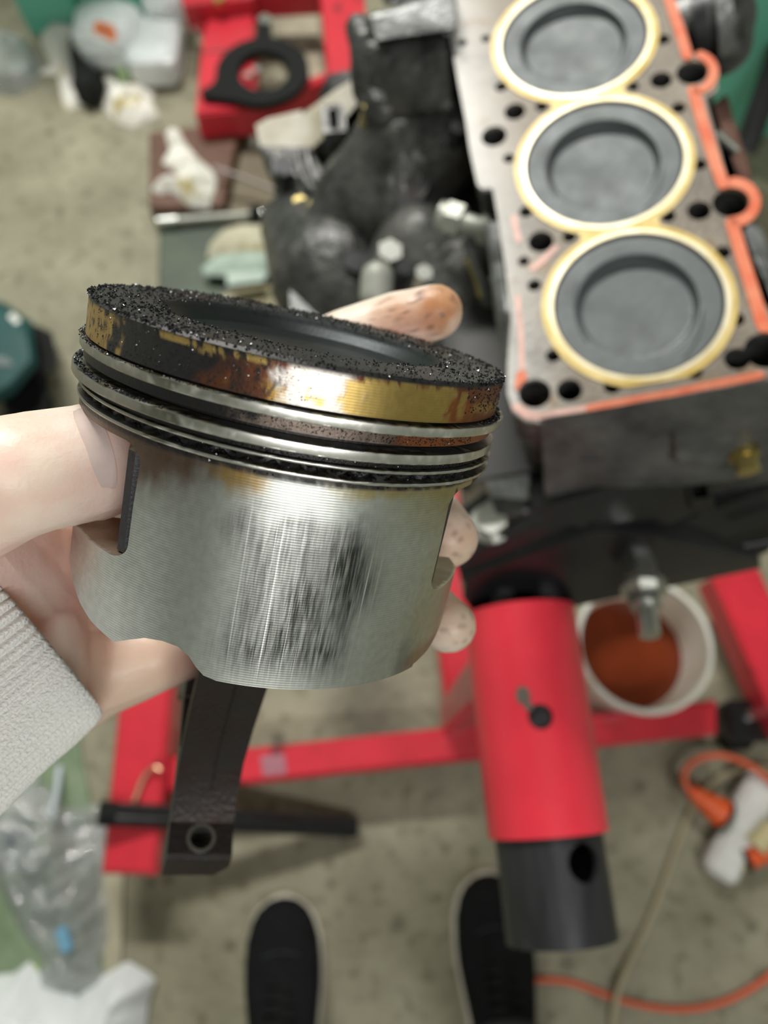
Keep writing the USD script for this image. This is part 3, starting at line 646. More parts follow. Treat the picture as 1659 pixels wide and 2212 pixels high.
part("sealant_smear", bead([(1150, 580), (1175, 560), (1200, 535)], .0030, .0003), PINKISH, eng, local=True)
part("sealant_smear", bead([(1128, 795), (1125, 720), (1118, 640)], .0026, .0003), PINKISH, eng, local=True)
part("sealant_smear", bead([(1120, 520), (1110, 470)], .0030, .0003), PINKISH, eng, local=True)

# pistons still in their bores
PCROWN = mat("sooty_piston_crown", (0.074, 0.086, 0.092), 0.50, 0.15, var=0.12, vscale=24, bump=0.00012, bscale=260, col2=(0.098, 0.112, 0.118), spots=((0.052, 0.058, 0.062), 24, 0.54, 0.72), rvar=0.08)
lab = ["grey piston flush in the bore nearest the viewer", "grey dished piston in the middle bore of the three in view", "grey dished piston in the bore cut by the top picture edge"]
for i, (x, y) in enumerate(BORES[:3]):
    t = thing("piston", lab[i], "piston", group="pistons in the engine block", M=EM @ frame(np.array([x, y, -.0008]), [1, 0, 0], [0, 1, 0], [0, 0, 1]))
    rd_ = .0290
    cr = lathe([(0, -.03), (.0400, -.03), (.0400, -.0010), (.0392, 0), (rd_ + .0012, 0), (rd_, -.0004), (rd_ - .0010, -.0036), (rd_ - .0022, -.0052), (rd_ - .0040, -.0058), (0, -.0058)], 96)
    part("crown", cr, PCROWN, t, local=True, smooth=25)
    part("crown_ring", ring_cyl((0, 0, -.0075), (0, 0, -.0060), .0404, .0396, 96), BLACKSTEEL, t, local=True)
    for k, (a0, a1) in enumerate(((150, 205), (-60, -15))):
        pts = [(.0395 * .97 * math.cos(math.radians(a)) * .78, .0395 * .97 * math.sin(math.radians(a)), .00005) for a in np.linspace(a0, a1, 14)]
        part("valve_mark", tube(pts, .00035, 6), CAVITY, t, local=True)

# castings bolted to the side of the block
def W(l): return [PX(*p) for p in l]
part("accessory_housing", blob([[(PX(985, 300, .51), .030), (PX(892, 340, .53), .042), (PX(800, 415, .545), .034), (PX(725, 505, .56), .027)], [(PX(892, 340, .53), .042), (PX(860, 440, .54), .040)], [(PX(892, 340, .53), .036), (PX(850, 250, .53), .020)]], .006, 6, .0025, 45, 2), CAST, eng)
part("upper_bracket", rough_hull(W([(780, 95, .48), (968, 80, .47), (978, 240, .475), (850, 255, .49), (800, 200, .49), (775, 60, .50), (968, 80, .56), (980, 250, .56), (790, 120, .56), (850, 255, .56)]), .005, .0025, 60, 6), CAST, eng)
part("bracket_arm", rough_hull(W([(797, 30, .462), (985, -20, .458), (985, 60, .455), (968, 68, .458), (812, 88, .462), (797, 30, .49), (985, -20, .49), (968, 68, .49), (812, 88, .49)]), .004, .0010, 60, 7, 2), CASTL, eng)
part("bracket_arm", rough_hull(W([(820, -60, .50), (985, -60, .50), (985, 5, .50), (830, 10, .50), (820, -60, .55), (985, 5, .55), (830, 10, .55)]), .006, .0015, 60, 17, 2), CAST, eng)
part("mounting_ear", blob([[(PX(790, 95, .49), .010), (PX(775, 60, .49), .008)], [(PX(790, 95, .49), .010), (PX(800, 190, .50), .012)], [(PX(800, 190, .50), .011), (PX(830, 240, .50), .014)]], .003, 4, .001, 90, 8), CAST, eng)
part("machined_flange", Manifold.hull_points(np.array(W([(552, 270, .60), (578, 256, .598), (652, 238, .592), (663, 332, .596), (610, 326, .60), (566, 338, .604), (552, 270, .625), (652, 238, .62), (663, 332, .62), (566, 338, .63)]))), MACH, eng, label="beige machined flange face")
part("machined_flange", Manifold.hull_points(np.array(W([(652, 248, .592), (722, 196, .582), (788, 155, .572), (796, 172, .572), (790, 202, .574), (740, 262, .583), (690, 300, .592), (662, 330, .596), (652, 248, .62), (722, 196, .61), (790, 155, .60), (796, 202, .60), (662, 330, .62)]))), MACH, eng, label="beige machined flange face")
part("ribbed_bracket", rough_hull(W([(556, 318, .585), (610, 318, .58), (668, 318, .575), (735, 420, .56), (690, 480, .56), (625, 450, .58), (590, 395, .585), (556, 318, .64), (668, 318, .64), (735, 420, .64), (625, 460, .64)]), .005, .0015, 60, 9, 2), CAST, eng)
for l in ([(640, 330, .572), (652, 375, .568), (668, 402, .565), (710, 425, .556)], [(662, 325, .570), (672, 370, .565), (690, 398, .56), (735, 408, .552)], [(590, 345, .578), (600, 395, .575), (622, 432, .572)]):
    part("rib", tube(W(l), .0030, 10, smooth_n=14), CAST, eng)
for u, v, z, r in ((614, 372, .566, .0075), (648, 447, .562, .0055), (806, 238, .50, .008), (870, 590, .468, .005), (912, 600, .466, .0055), (840, 552, .49, .008), (766, 575, .52, .008), (985, 290, .48, .005)):
    bm = BRASS if (u, v) in ((648, 447), (806, 238)) else ZINC if u in (840, 912) else BLACKSTEEL
    p = PX(u, v, z); dv = unit(V2W @ np.array([.15, -.25, -.9]))
    part("bolt_head", cyl(p + dv * .006, p - dv * .02, r, n=6), bm, eng)
part("slotted_lug", prism(Polygon([(-.006, -.009), (.006, -.009), (.006, .009), (-.006, .009)]).buffer(.002).difference(LineString([(0, -.006), (0, .005)]).buffer(.003)), -.02, .004, frame(PX(724, 300, .560), V2W @ unit([1, -.1, 0]), V2W @ unit([.1, .97, -.25]), V2W @ unit([0, -.25, -.97])) @ np.diag([1, -1, -1, 1.])), CAST, eng)
part("pump_body", blob([[(PX(905, 545, .515), .030), (PX(970, 640, .515), .032)], [(PX(905, 545, .515), .030), (PX(850, 640, .52), .024)], [(PX(970, 640, .515), .032), (PX(1005, 560, .50), .016)], [(PX(850, 640, .52), .024), (PX(960, 700, .52), .034)]], .006, 6, .0022, 50, 12), mat("dusty_grey_alloy", (0.045, 0.047, 0.044), 0.45, 0.3, var=0.5, vscale=40, bump=0.001, bscale=200, col2=(0.12, 0.12, 0.112), rvar=.1), eng)
part("pump_cap", blob([[(PX(815, 600, .475), .010), (PX(812, 640, .475), .010)]], .003, 3), mat("pale_alloy_cap", (0.33, 0.34, 0.30), 0.5, 0.2, var=0.2), eng)
part("side_plate", rough_hull(W([(622, 548, .54), (690, 560, .54), (700, 720, .52), (628, 720, .52), (622, 548, .60), (690, 560, .60), (700, 720, .60)]), .006, .001, 60, 13, 1), CASTL, eng)
part("lower_housing", blob([[(PX(720, 600, .56), .045), (PX(780, 700, .56), .045)], [(PX(650, 500, .59), .030), (PX(720, 600, .56), .045)]], .007, 6, .002, 45, 14), CAST, eng)
part("dark_gap_fill", rough_hull(W([(700, 150, .62), (1080, 150, .58), (1120, 900, .56), (1090, 1120, .56), (900, 1000, .60), (640, 640, .66), (640, 400, .66), (1080, 150, .66), (1120, 900, .66)]), .015, .002, 40, 15, 2), CAVITY, eng)  # near-black hull added to stand in for the dark gap behind the castings
sd = unit(PX(1055, 497, .455) - PX(950, 466, .462)); s0 = PX(950, 466, .462)
sens = part("oil_pressure_sensor", cyl(s0, s0 + sd * .0045, .0085, n=28) + cyl(s0 + sd * .0045, s0 + sd * .014, .0100, n=6) + cyl(s0 + sd * .014, s0 + sd * .026, .0058) + cyl(s0 + sd * .026, s0 + sd * .033, .0090, n=28), DULLZINC, eng)
part("hose_spring", tube(W([(1010, 520, .47), (1030, 570, .47), (1052, 630, .48), (1060, 690, .50)]), .0040, 10, smooth_n=20), CASTL, eng)
part("hose_spring", tube(W([(1012, 560, .48), (1030, 600, .485), (1040, 640, .49)]), .0030, 10, smooth_n=14), BRASS, eng)
part("side_boss", rough_hull(W([(1048, 485, .425), (1078, 480, .420), (1108, 760, .395), (1098, 830, .40), (1078, 740, .42), (1048, 485, .47), (1108, 760, .45), (1098, 830, .45)]), .004, .001, 70, 16, 1), CASTL, eng)
part("side_boss", rough_hull(W([(1045, 1010, .46), (1140, 990, .45), (1150, 1080, .46), (1060, 1095, .47), (1045, 1010, .53), (1140, 990, .53), (1060, 1095, .53)]), .005, .002, 60, 18, 2), CASTL, eng)
FRONTCAST = mat("front_cast_grey", (0.060, 0.063, 0.065), 0.5, 0.15, var=0.3, vscale=35, bump=0.0012, bscale=220, col2=(0.125, 0.128, 0.128))
part("front_face", rough_hull(W([(1165, 905, .378), (1690, 815, .345), (1690, 1020, .42), (1480, 1050, .44), (1180, 1090, .46), (1165, 905, .42), (1690, 815, .40), (1480, 1050, .50), (1180, 1090, .50)]), .006, .0012, 45, 19, 1), FRONTCAST, eng)
part("front_face_pad", rough_hull(W([(1450, 930, .385), (1640, 880, .372), (1650, 960, .395), (1560, 1010, .408), (1455, 1000, .405), (1450, 930, .42), (1640, 880, .41), (1560, 1010, .44)]), .005, .0016, 80, 20, 2), FRONTCAST, eng)
bp = PX(1612, 1000, .398); bd_ = unit(V2W @ ea)
part("brass_plug", cyl(bp - bd_ * .02, bp + bd_ * .005, .0058, n=30) + cyl(bp - bd_ * .02, bp - bd_ * .003, .0075, n=30), BRASS, eng)
for u, v in ((1270, 985), (1470, 940)): part("bolt_head", cyl(PX(u, v, .41), PX(u, v, .425), .004, n=6), BLACKSTEEL, eng)
# right-hand side: stub pipe, manifold studs and rusty shield
part("coolant_stub", cyl(PX(1470, 60, .46), PX(1560, 30, .45), .017) + cyl(PX(1540, 40, .45), PX(1575, 28, .447), .021), CASTL, eng)
part("hose_clamp", ring_cyl(PX(1500, 62, .452), PX(1530, 52, .449), .0195, .016), BLACKSTEEL, eng)
part("outlet_housing", blob([[(PX(1545, 40, .47), .022), (PX(1560, 95, .475), .018)], [(PX(1545, 40, .47), .020), (PX(1530, -30, .46), .022)]], .004, 5, .0015, 70, 24), CAST, eng)
RUST = mat("rusty_steel", (0.115, 0.055, 0.040), 0.65, 0.3, var=0.4, vscale=40)
part("manifold_shield", rough_hull(W([(1540, 230, .46), (1568, 205, .46), (1625, 385, .45), (1600, 400, .45), (1540, 230, .52), (1568, 205, .52), (1625, 385, .52)]), .006, .001, 60, 21, 1), RUST, eng)
part("stud", cyl(PX(1548, 290, .448), PX(1592, 330, .445), .0028, n=14), ZINC, eng)
part("side_casting", rough_hull(W([(1600, 480, .43), (1645, 490, .43), (1700, 700, .40), (1660, 640, .41), (1600, 480, .50), (1645, 490, .50), (1700, 700, .50)]), .006, .0015, 60, 22, 2), CASTL, eng)
part("side_casting", rough_hull(W([(1618, 400, .47), (1690, 430, .47), (1690, 640, .47), (1640, 560, .47), (1618, 400, .53), (1690, 430, .53), (1690, 640, .53)]), .006, .0015, 60, 23, 2), mat("olive_stained_casting", (0.09, 0.085, 0.05), 0.5, 0.2, var=0.4, vscale=30), eng)

# ------------------------------------------------------------------ engine stand
ax0, ax1 = PX(1121, 1322, .514), PX(1180, 1800, .4765); td = unit(ax1 - ax0)
ax0 = np.array(ax0); td = unit(np.array([td[0], td[1], 0])); up = np.array([0, 0, 1.]); tx_ = np.cross(td, up)
TL = np.linalg.norm(PX(1180, 1800, .4765) - ax0)
TM = frame(ax0, tx_, np.cross(td, tx_), td)          # z runs along the tube towards the viewer
st_ = thing("engine_stand", "red engine stand with round tube, black mounting plate and floor frame", "engine stand", M=TM)
rt = .0352
def toT(p): return (np.linalg.inv(TM) @ np.r_[p, 1])[:3]
def pick(u, v, r=rt):                                 # point of the tube's surface under a picture point, in the stand's frame
    o = toT(EYE); d = toT(PX(u, v, 1.0)) - o; A_, B_, C_ = d[0] ** 2 + d[1] ** 2, 2 * (o[0] * d[0] + o[1] * d[1]), o[0] ** 2 + o[1] ** 2 - r * r
    return o + d * ((-B_ - math.sqrt(max(B_ * B_ - 4 * A_ * C_, 0))) / 2 / A_)
h1 = pick(1168, 1548); k1 = unit([h1[0], h1[1], 0])
red = Manifold.cylinder(TL, rt, rt, 96) - Manifold.cylinder(TL + .01, rt - .0035, rt - .0035, 96).translate([0, 0, -.005])
red = red - cyl(h1 + k1 * .02, h1 - k1 * .03, .0072)
tb = part("tube", red, RED, st_, local=True)
sm = pick(1130, 1502); ks = unit([sm[0], sm[1], 0])
part("bare_patch", (Manifold.cylinder(.0006, .0042, .0042, 24).scale([1, 1.25, 1]) + Manifold.cylinder(.0006, .0026, .0026, 20).translate([-.0025, .0065, 0])).transform(frame(sm, unit(np.cross([0, 0, 1], ks)), np.array([0, 0, 1.]), ks)[:3, :4]), mat("bare_chipped_steel", (0.11, 0.10, 0.085), 0.5, 0.4, var=.2), tb, local=True)
h2 = pick(1264, 1864, .031); k2 = unit([h2[0], h2[1], 0])
ri_ = .0315
blk = Manifold.cylinder(TL + .056, ri_, ri_, 96) - Manifold.cylinder(TL + .06, ri_ - .004, ri_ - .004, 80).translate([0, 0, TL * .2]) - cyl(h2 + k2 * .02, h2 - k2 * .06, .0105)
part("rotating_tube", blk, BLACKSTEEL, st_, local=True, label="dark bare steel tube sticking out of the red sleeve with a handle hole")
def hullW(l): return Manifold.hull_points(np.array(W(l)))
fa = V2W @ ea
def thick(l, d): p = np.array(W(l)); return Manifold.hull_points(np.vstack([p, p - fa * d]))
part("mounting_plate", thick([(1003, 1252, .490), (1278, 1150, .458), (1436, 1166, .462), (1642, 1212, .500), (1642, 1228, .508), (1400, 1275, .507), (1235, 1312, .513), (1030, 1332, .516), (1000, 1292, .505)], .022), BLACKPAINT, st_)
part("mounting_plate_ridge", thick([(1278, 1146, .456), (1436, 1162, .460), (1430, 1178, .468), (1290, 1186, .470)], .004), BLACKPAINT, st_)
part("mounting_arm", thick([(985, 1215, .485), (1150, 1108, .462), (1282, 1080, .450), (1290, 1152, .468), (1000, 1262, .500)], .03), BLACKPAINT, st_)
part("mounting_arm", thick([(1150, 1105, .452), (1295, 1050, .440), (1440, 1012, .428), (1482, 1010, .428), (1500, 1110, .462), (1410, 1150, .468), (1280, 1150, .462)], .03), BLACKPAINT, st_)
part("mounting_arm", thick([(1440, 1140, .475), (1700, 1040, .455), (1700, 1120, .480), (1662, 1190, .50), (1620, 1210, .505)], .02), BLACKPAINT, st_)
part("mounting_arm", hullW([(1200, 1040, .44), (1290, 962, .42), (1368, 934, .41), (1436, 965, .415), (1445, 1010, .43), (1250, 1075, .45), (1200, 1040, .47), (1368, 934, .45), (1445, 1010, .47)]), BLACKPAINT, st_)
so = thick([(1478, 1012, .424), (1530, 1008, .424), (1546, 1108, .455), (1496, 1110, .455)], .012)
part("standoff", so - thick([(1486, 1022, .420), (1522, 1020, .420), (1536, 1098, .455), (1502, 1100, .455)], .006), BLACKPAINT, st_)
part("edge_highlight_rod", cyl(PX(1605, 1178, .475), PX(1700, 1160, .470), .0022), BLACKSTEEL, st_)  # thin rod added to give shape to a highlight along the arm edge
for u, v, z in ((1092, 1300, .500), (1180, 1288, .497)): part("flange_bolt", cyl(PX(u, v, z) - td * .01, PX(u, v, z) + td * .009, .0085, n=6), BLACKSTEEL, st_)
b0, b1 = PX(1380, 1195, .486), PX(1404, 1372, .452); bd2 = unit(b1 - b0); bl = np.linalg.norm(b1 - b0)
zb = part("arm_bolt", cyl(b0 - bd2 * .01, b1, .0060), ZINC, st_)
part("nut", cyl(b0 + bd2 * bl * .04, b0 + bd2 * bl * .30, .0098, n=6), ZINC, zb)
part("washer", cyl(b0 + bd2 * bl * .40, b0 + bd2 * bl * .47, .0135, n=30), ZINC, zb)
part("nut", cyl(b0 + bd2 * bl * .47, b0 + bd2 * bl * .66, .0100, n=6), ZINC, zb)
n0 = PX(1062, 1128, .475); part("nut", cyl(n0 - V2W @ en * .01, n0 + V2W @ en * .010, .0105, n=6) + cyl(n0 - V2W @ en * .012, n0 - V2W @ en * .001, .013, n=30), ZINC, st_)
# floor frame
def beam(name, pix, ztop, th_, b=.006, m=RED): return part(name, slab(pix, ztop, th_, b), m, st_)
beam("leg", [(300, 1090), (404, 1090), (334, 1892), (217, 1888)], .135, .062)
beam("crossbar", [(360, 1634), (1550, 1511), (1552, 1586), (356, 1713)], .105, .055)
beam("centre_beam", [(905, 1000), (985, 1000), (1045, 1600), (972, 1606)], .104, .055)
beam("leg", [(1540, 1246), (1640, 1221), (1800, 1560), (1690, 1590)], .135, .062)
ub = PZ(1000, 1552, .1); part("upright", box((ub[0] - .030, ub[1] - .02, .06), (ub[0] + .006, ub[1] + .03, .720), .006), RED, st_)
wd = PZ(760 + 30, 1652, .105)
part("sticker_mark", slab([(562, 1633), (614, 1628), (620, 1672), (568, 1677)], .1056, .001), mat("worn_violet_label", (0.34, 0.13, 0.17), 0.6, var=.15), st_)
for u, v, zz in ((1600, 1560, .05),):
    c_ = PZ(u, v, .06); fk = part("caster_fork", box(c_ + [-.030, -.03, .005], c_ + [.030, .03, .03], .005) + box(c_ + [-.028, -.02, -.035], c_ + [-.020, .02, .01], .002) + box(c_ + [.020, -.02, -.035], c_ + [.028, .02, .01], .002), BLACKPAINT, st_)
    part("caster_wheel", cyl((c_[0] - .016, c_[1] - .005, .034), (c_[0] + .016, c_[1] - .005, .034), .034), RUBBER, fk); part("highlight_disc", cyl((c_[0] + .004, c_[1] + .008, .088), (c_[0] + .004, c_[1] + .008, .098), .008, n=20), CHROME, fk)  # chrome disc on top stands in for a highlight on the caster
for u, v in ((300, 1780), (360, 1150)):
    c_ = PZ(u, v, .1); fk = part("caster_fork", box((c_[0] - .03, c_[1] - .03, .066), (c_[0] + .03, c_[1] + .03, .074), .002), BLACKPAINT, st_); part("caster_wheel", cyl((c_[0] - .014, c_[1], .033), (c_[0] + .014, c_[1], .033), .033), RUBBER, fk)

bp0, bp1 = PZ(216, 1757, .166), PZ(766, 1786, .0158)
bdir = unit(bp1 - bp0)
hb = thing("handle_bar", "black round steel handle bar propped across the left red leg", "bar", loc=bp1)
part("bar", cyl(bp0, bp1, .0155, n=40), BLACKPAINT, hb)
part("end_cap", cyl(bp0 - bdir * .0015, bp0 + bdir * .02, .0159, n=40), RUBBER, hb)
hk = [PZ(346, 1664, .146), PZ(335, 1659, .146), PZ(324, 1664, .145), PZ(300, 1705, .141), PZ(276, 1750, .138)]
single("hex_key", tube(hk, .0031, 8, smooth_n=24), COPPER, "copper coloured bent hex key lying on the left red leg", "tool")

# ------------------------------------------------------------------ pail of coolant under the stand
pc = PZ(1392, 1392, .20); pr_ = .0895; pf = .115
pail = thing("pail", "white plastic pail holding red-brown fluid under the stand", "bucket", loc=(pc[0], pc[1], 0))
part("wall", lathe([(0, 0), (.074, 0), (.0885, .20), (.0860, .20), (.0718, .004), (0, .004)], 96, frame([pc[0], pc[1], 0], [1, 0, 0], [0, 1, 0], [0, 0, 1])), BUCKET, pail)
part("rim", lathe([(.0862, .194), (.0925, .194), (.0935, .197), (.0925, .2015), (.0862, .2015)], 96, frame([pc[0], pc[1], 0], [1, 0, 0], [0, 1, 0], [0, 0, 1])), BUCKET, pail)
part("fluid", lathe([(0, pf - .02), (.0780, pf - .02), (.0797, pf), (0, pf)], 96, frame([pc[0], pc[1], 0], [1, 0, 0], [0, 1, 0], [0, 0, 1])), FLUID, pail, label="red-brown coolant and oil")

# ------------------------------------------------------------------ floor clutter, right side
ps0, ps1 = PZ(1648, 1690, .03), PZ(1556, 1880, .03); sx = unit(ps1 - ps0); sy = np.cross([0, 0, 1], sx)
SM = frame(np.array([ps0[0], ps0[1], 0]), sx, sy, np.array([0, 0, 1.])); SLn = np.linalg.norm(ps1 - ps0)
strip = thing("power_strip", "white extension socket block on the floor with orange plugs in it", "power strip", M=SM)
part("housing", box((-.01, -.024, .012), (SLn + .01, .026, .042), .008), WHITEPLASTIC, strip, local=True)
part("base", box((-.008, -.023, 0), (SLn + .008, .024, .014), .003), GREYPLASTIC, strip, local=True)
for k in range(3):
    cxk = SLn * (.18 + .32 * k)
    part("socket", ring_cyl((cxk, 0, .040), (cxk, 0, .0436), .0165, .0135, 40), WHITEPLASTIC, strip, local=True)
def plug(t, a, b, ra, rb):
    d = unit(b - a); bd = part("plug", cyl(a, b - d * .006, ra, rb, 32), ORANGE, t)
    part("plug_face", cyl(b - d * .006, b, rb * 1.08, n=32), RUBBER, bd)
    for o in (-.0095, .0095):
        s_ = unit(np.cross(d, [0, 0, 1])) * o; part("pin", cyl(b + s_, b + s_ + d * .012, .0024, n=14), BRASS, bd)
def cable(pts, r, n=80): return tube([PZ(u, v, z) for u, v, z in pts], r, 12, smooth_n=n)
ec = thing("extension_cord", "orange cord with tapered plug looping above the white socket block", "cord", loc=PZ(1480, 1680, .0))
part("cable", cable([(1494, 1711, .050), (1480, 1692, .052), (1479, 1668, .056), (1497, 1646, .06), (1540, 1632, .062), (1590, 1640, .06), (1640, 1668, .055), (1690, 1712, .05)], .0046), CORD_ORANGE, ec, smooth=60)
plug(ec, PZ(1492, 1708, .050), PZ(1566, 1762, .042), .0085, .0215)
ec2 = thing("extension_cord", "orange plug with its cord cut off by the right picture edge", "cord", loc=PZ(1690, 1830, .0))
part("cable", cable([(1690, 1828, .040), (1740, 1815, .035), (1800, 1830, .02), (1850, 1880, .006)], .0046, 30), CORD_ORANGE, ec2, smooth=60)
plug(ec2, PZ(1690, 1828, .040), PZ(1606, 1858, .036), .0120, .0150)
single("beige_plug", cyl(PZ(1672, 1782, .055), PZ(1632, 1828, .045), .013, .017, 30), mat("beige_plastic", (0.56, 0.50, 0.28), .45), "beige plug on the white socket block between the two orange ones", "plug")
def cord(name, pts, r, m, label, n=80):
    return single(name, tube([PZ(u, v, z) for u, v, z in pts], r, 12, smooth_n=n), m, label, "cord", smooth=60)
cord("extension_cord", [(1100, 2112, .006), (1160, 2117, .006), (1230, 2122, .006), (1300, 2146, .006), (1370, 2168, .006), (1450, 2180, .006), (1530, 2174, .006), (1600, 2148, .006), (1690, 2085, .006)], .0042, CORD_ORANGE, "orange-red cord curving across the floor beside the right shoe")
cord("extension_cord", [(1508, 1722, .005), (1482, 1775, .005), (1455, 1850, .005), (1418, 1950, .005), (1378, 2040, .005), (1345, 2110, .012), (1330, 2160, .014), (1322, 2230, .006), (1318, 2300, .006)], .0048, CORD_CREAM, "cream cord running straight from the socket block to the bottom edge")
cord("extension_cord", [(1520, 1712, .006), (1545, 1686, .008), (1585, 1666, .010), (1640, 1658, .010), (1700, 1664, .010)], .0048, CORD_CREAM, "cream cord arching behind the white socket block")
cord("extension_cord", [(1462, 1712, .005), (1450, 1676, .005), (1462, 1642, .005), (1500, 1618, .005), (1545, 1614, .005)], .0030, mat("grey_cord", (.20, .18, .13), .6), "thin grey cord curled outside the orange loop")

# ------------------------------------------------------------------ floor clutter, left side
single("floor_mat", slab([(-420, 1400), (166, 1560), (178, 1650), (198, 1745), (214, 1900), (224, 2080), (232, 2300), (-420, 2300)], .006, .006), MATGREEN, "green rubber mat lying on the floor at lower left", "mat")
single("pale_strip", slab([(214, 1880), (266, 1880), (262, 2060), (250, 2300), (232, 2300), (224, 2080)], .010, .010), mat("pale_floor_strip", (0.40, 0.37, 0.27), .7, var=.15), "pale narrow strip along the edge of the green mat", "strip")  # thin slab, paler than the floor, along the mat edge
bagp = [(-60, 1690), (30, 1668), (90, 1700), (125, 1745), (200, 1740), (222, 1790), (216, 1900), (224, 1960), (226, 2040), (200, 2085), (218, 2140), (150, 2160), (60, 2150), (75, 2080), (20, 2010), (-15, 1930), (-60, 1880)]
cb = thing("plastic_bag", "clear shiny plastic bag full of dark and blue bits below the knitted cuff", "bag", loc=PZ(100, 1900, .006))
part("film", pillow(bagp, .006, .095, 3, .75, 16, .05, 56), CLEARBAG, cb)
part("contents", pillow([(-40, 1795), (50, 1785), (85, 1860), (60, 1890), (-10, 1880), (-50, 1860)], .007, .03, 4, .4, 30, .02, 20), mat("dark_blue_bits", (.05, .075, .10), .4, var=.5, vscale=60), cb, label="dark bits inside the bag")
part("blue_cap", box((0, 0, 0), (.017, .034, .012), .003).rotate([0, 0, 25]).translate(PZ(138, 2062, .055)), BLUE, cb, label="small blue plastic piece")
single("lime_label", box((-.014, -.008, 0), (.014, .008, .003), .0005).rotate([0, 0, 20]).translate(PZ(62, 2105, .006)), LIME, "small lime green label peeping out above the white bag", "label")
single("plastic_bag", pillow([(-80, 2120), (10, 2112), (45, 2085), (80, 2130), (150, 2165), (215, 2112), (262, 2085), (310, 2112), (325, 2128), (308, 2180), (300, 2260), (260, 2330), (-80, 2330)], .008, .10, 6, .42, 9, .05, 60), WHITEBAG, "white carrier bag crumpled in the lower left corner", "bag")
single("cable_tie", tube([PZ(129, 1655, .02), PZ(125, 1690, .028), PZ(117, 1735, .05), PZ(108, 1760, .07)], .0046, 10, smooth_n=16), mat("pale_blue_plastic", (.52, .60, .66), .4), "pale plastic stick standing out of the clear bag", "stick")
single("washer", ring_cyl(PZ(56, 1685, .02), PZ(56, 1685, .026), .017, .008, 40), mat("grey_green_plastic", (.36, .42, .38), .45), "pale round ring half hidden under the knitted cuff", "ring")

# ------------------------------------------------------------------ floor clutter, upper left
single("plastic_bag", pillow([(-60, 60), (20, 42), (58, 66), (80, 110), (66, 150), (20, 172), (-60, 168)], 0, .13, 11, .6, 14, .05, 40), CLEARBAG, "glossy clear plastic bag at the upper left picture edge", "bag")
single("paper_bits", pillow([(-50, 66), (20, 60), (50, 90), (60, 130), (20, 150), (-50, 150)], .001, .05, 12, .5, 20, .03, 30), mat("silvery_wrapping", (.82, .84, .80), .3, .1, var=.15), "crumpled silvery wrapping inside the clear bag", "wrapping")
single("paper_towel", pillow([(98, 20), (140, 24), (170, 40), (176, 80), (160, 95), (150, 130), (152, 165), (158, 188), (196, 200), (218, 190), (212, 206), (178, 214), (136, 230), (128, 200), (118, 150), (86, 148), (84, 138), (106, 132), (80, 78), (90, 48)], 0, .05, 21, .65, 16, .03, 50), PAPER, "crumpled white paper towel left of the black funnel", "paper towel")
single("paper_towel", pillow([(212, 160), (240, 150), (262, 175), (300, 165), (330, 185), (322, 200), (336, 232), (330, 244), (282, 262), (250, 254), (232, 238), (216, 215), (224, 195)], 0, .06, 22, .65, 16, .03, 46), PAPER, "crumpled white paper towel in front of the milky bags", "paper towel")
def crumpled_ball(u, v, h, rx, ry, seed, amp=.18, sc=3.0, ex=.8):
    """crumpled bag standing on the floor: centre seen at a picture point at half its height"""
    c = PZ(u, v, h / 2); t = trimesh.creation.icosphere(5, 1.0); p = t.vertices.copy()
    p = np.sign(p) * np.abs(p) ** ex
    f_ = 1 + amp * (1 - 4 * np.abs(meshkit.fbm(p * sc + seed, 3, seed) - .5)) + amp * .5 * (1 - 4 * np.abs(meshkit.fbm(p * sc * 2.7 + seed, 2, seed + 3) - .5))
    p = p * f_[:, None] * [rx, ry, h / 2] ; p[:, 2] -= p[:, 2].min(); t.vertices = p + [c[0], c[1], 0]
    return t
bagA = single("plastic_bag", crumpled_ball(240, 80, .095, .066, .060, 23, .10, 2.0), BAGWHITE, "rounded milky plastic bag with a small orange print on it", "bag")
single("plastic_bag", crumpled_ball(338, 114, .070, .050, .062, 24, .06, 1.8, .40), BAGWHITE, "squarish milky plastic bag beside the red beam", "bag")
single("plastic_bag", crumpled_ball(366, 28, .10, .038, .040, 25, .20, 3.0), BAGWHITE, "small upright milky bag against the red beam", "bag")
def decal(mesh, c, r, off=.0008):
    """thin printed patch that follows a mesh round a point"""
    k = np.linalg.norm((mesh.triangles_center - c) * [1, 1, .6], axis=1) < r * (.75 + .6 * meshkit.fbm(mesh.triangles_center * 60, 2, 4)); f = mesh.faces[k]; u_, inv = np.unique(f, return_inverse=True)
    return trimesh.Trimesh(mesh.vertices[u_] + mesh.vertex_normals[u_] * off, inv.reshape(-1, 3), process=False)
mA = crumpled_ball(240, 80, .095, .066, .060, 23, .10, 2.0)
for u_, v_ in ((216, 58), (236, 68)):
    o_ = EYE; d_ = unit(PX(u_, v_, 1.0) - o_); k_ = np.linalg.norm(np.cross(mA.vertices - o_, d_), axis=1) + .05 * ((mA.vertices - o_) @ d_); c_ = mA.vertices[np.argmin(k_)]
    part("printed_mark", decal(mA, c_, .013), mat("orange_print", (.78, .24, .10), .6) if u_ == 216 else UsdShade.Material.Get(stage, "/World/Looks/orange_print"), bagA, label="orange print on the bag")
single("wrapper", pillow([(246, 130), (275, 122), (272, 146), (258, 158), (246, 150)], .0, .09, 27, .4, 40, .01, 16), mat("light_green_scrap", (.52, .72, .40), .6), "light green scrap tucked under the milky bag", "scrap")
fp = [(146, 76), (154, 66), (166, 80), (170, 122), (190, 138), (216, 148), (206, 162), (204, 180), (192, 186), (186, 196), (172, 188), (152, 178), (156, 150), (148, 100)]
fun = single("funnel", slab(fp, .055, .05, .006), RUBBER, "black plastic funnel lying among the paper towels", "funnel")

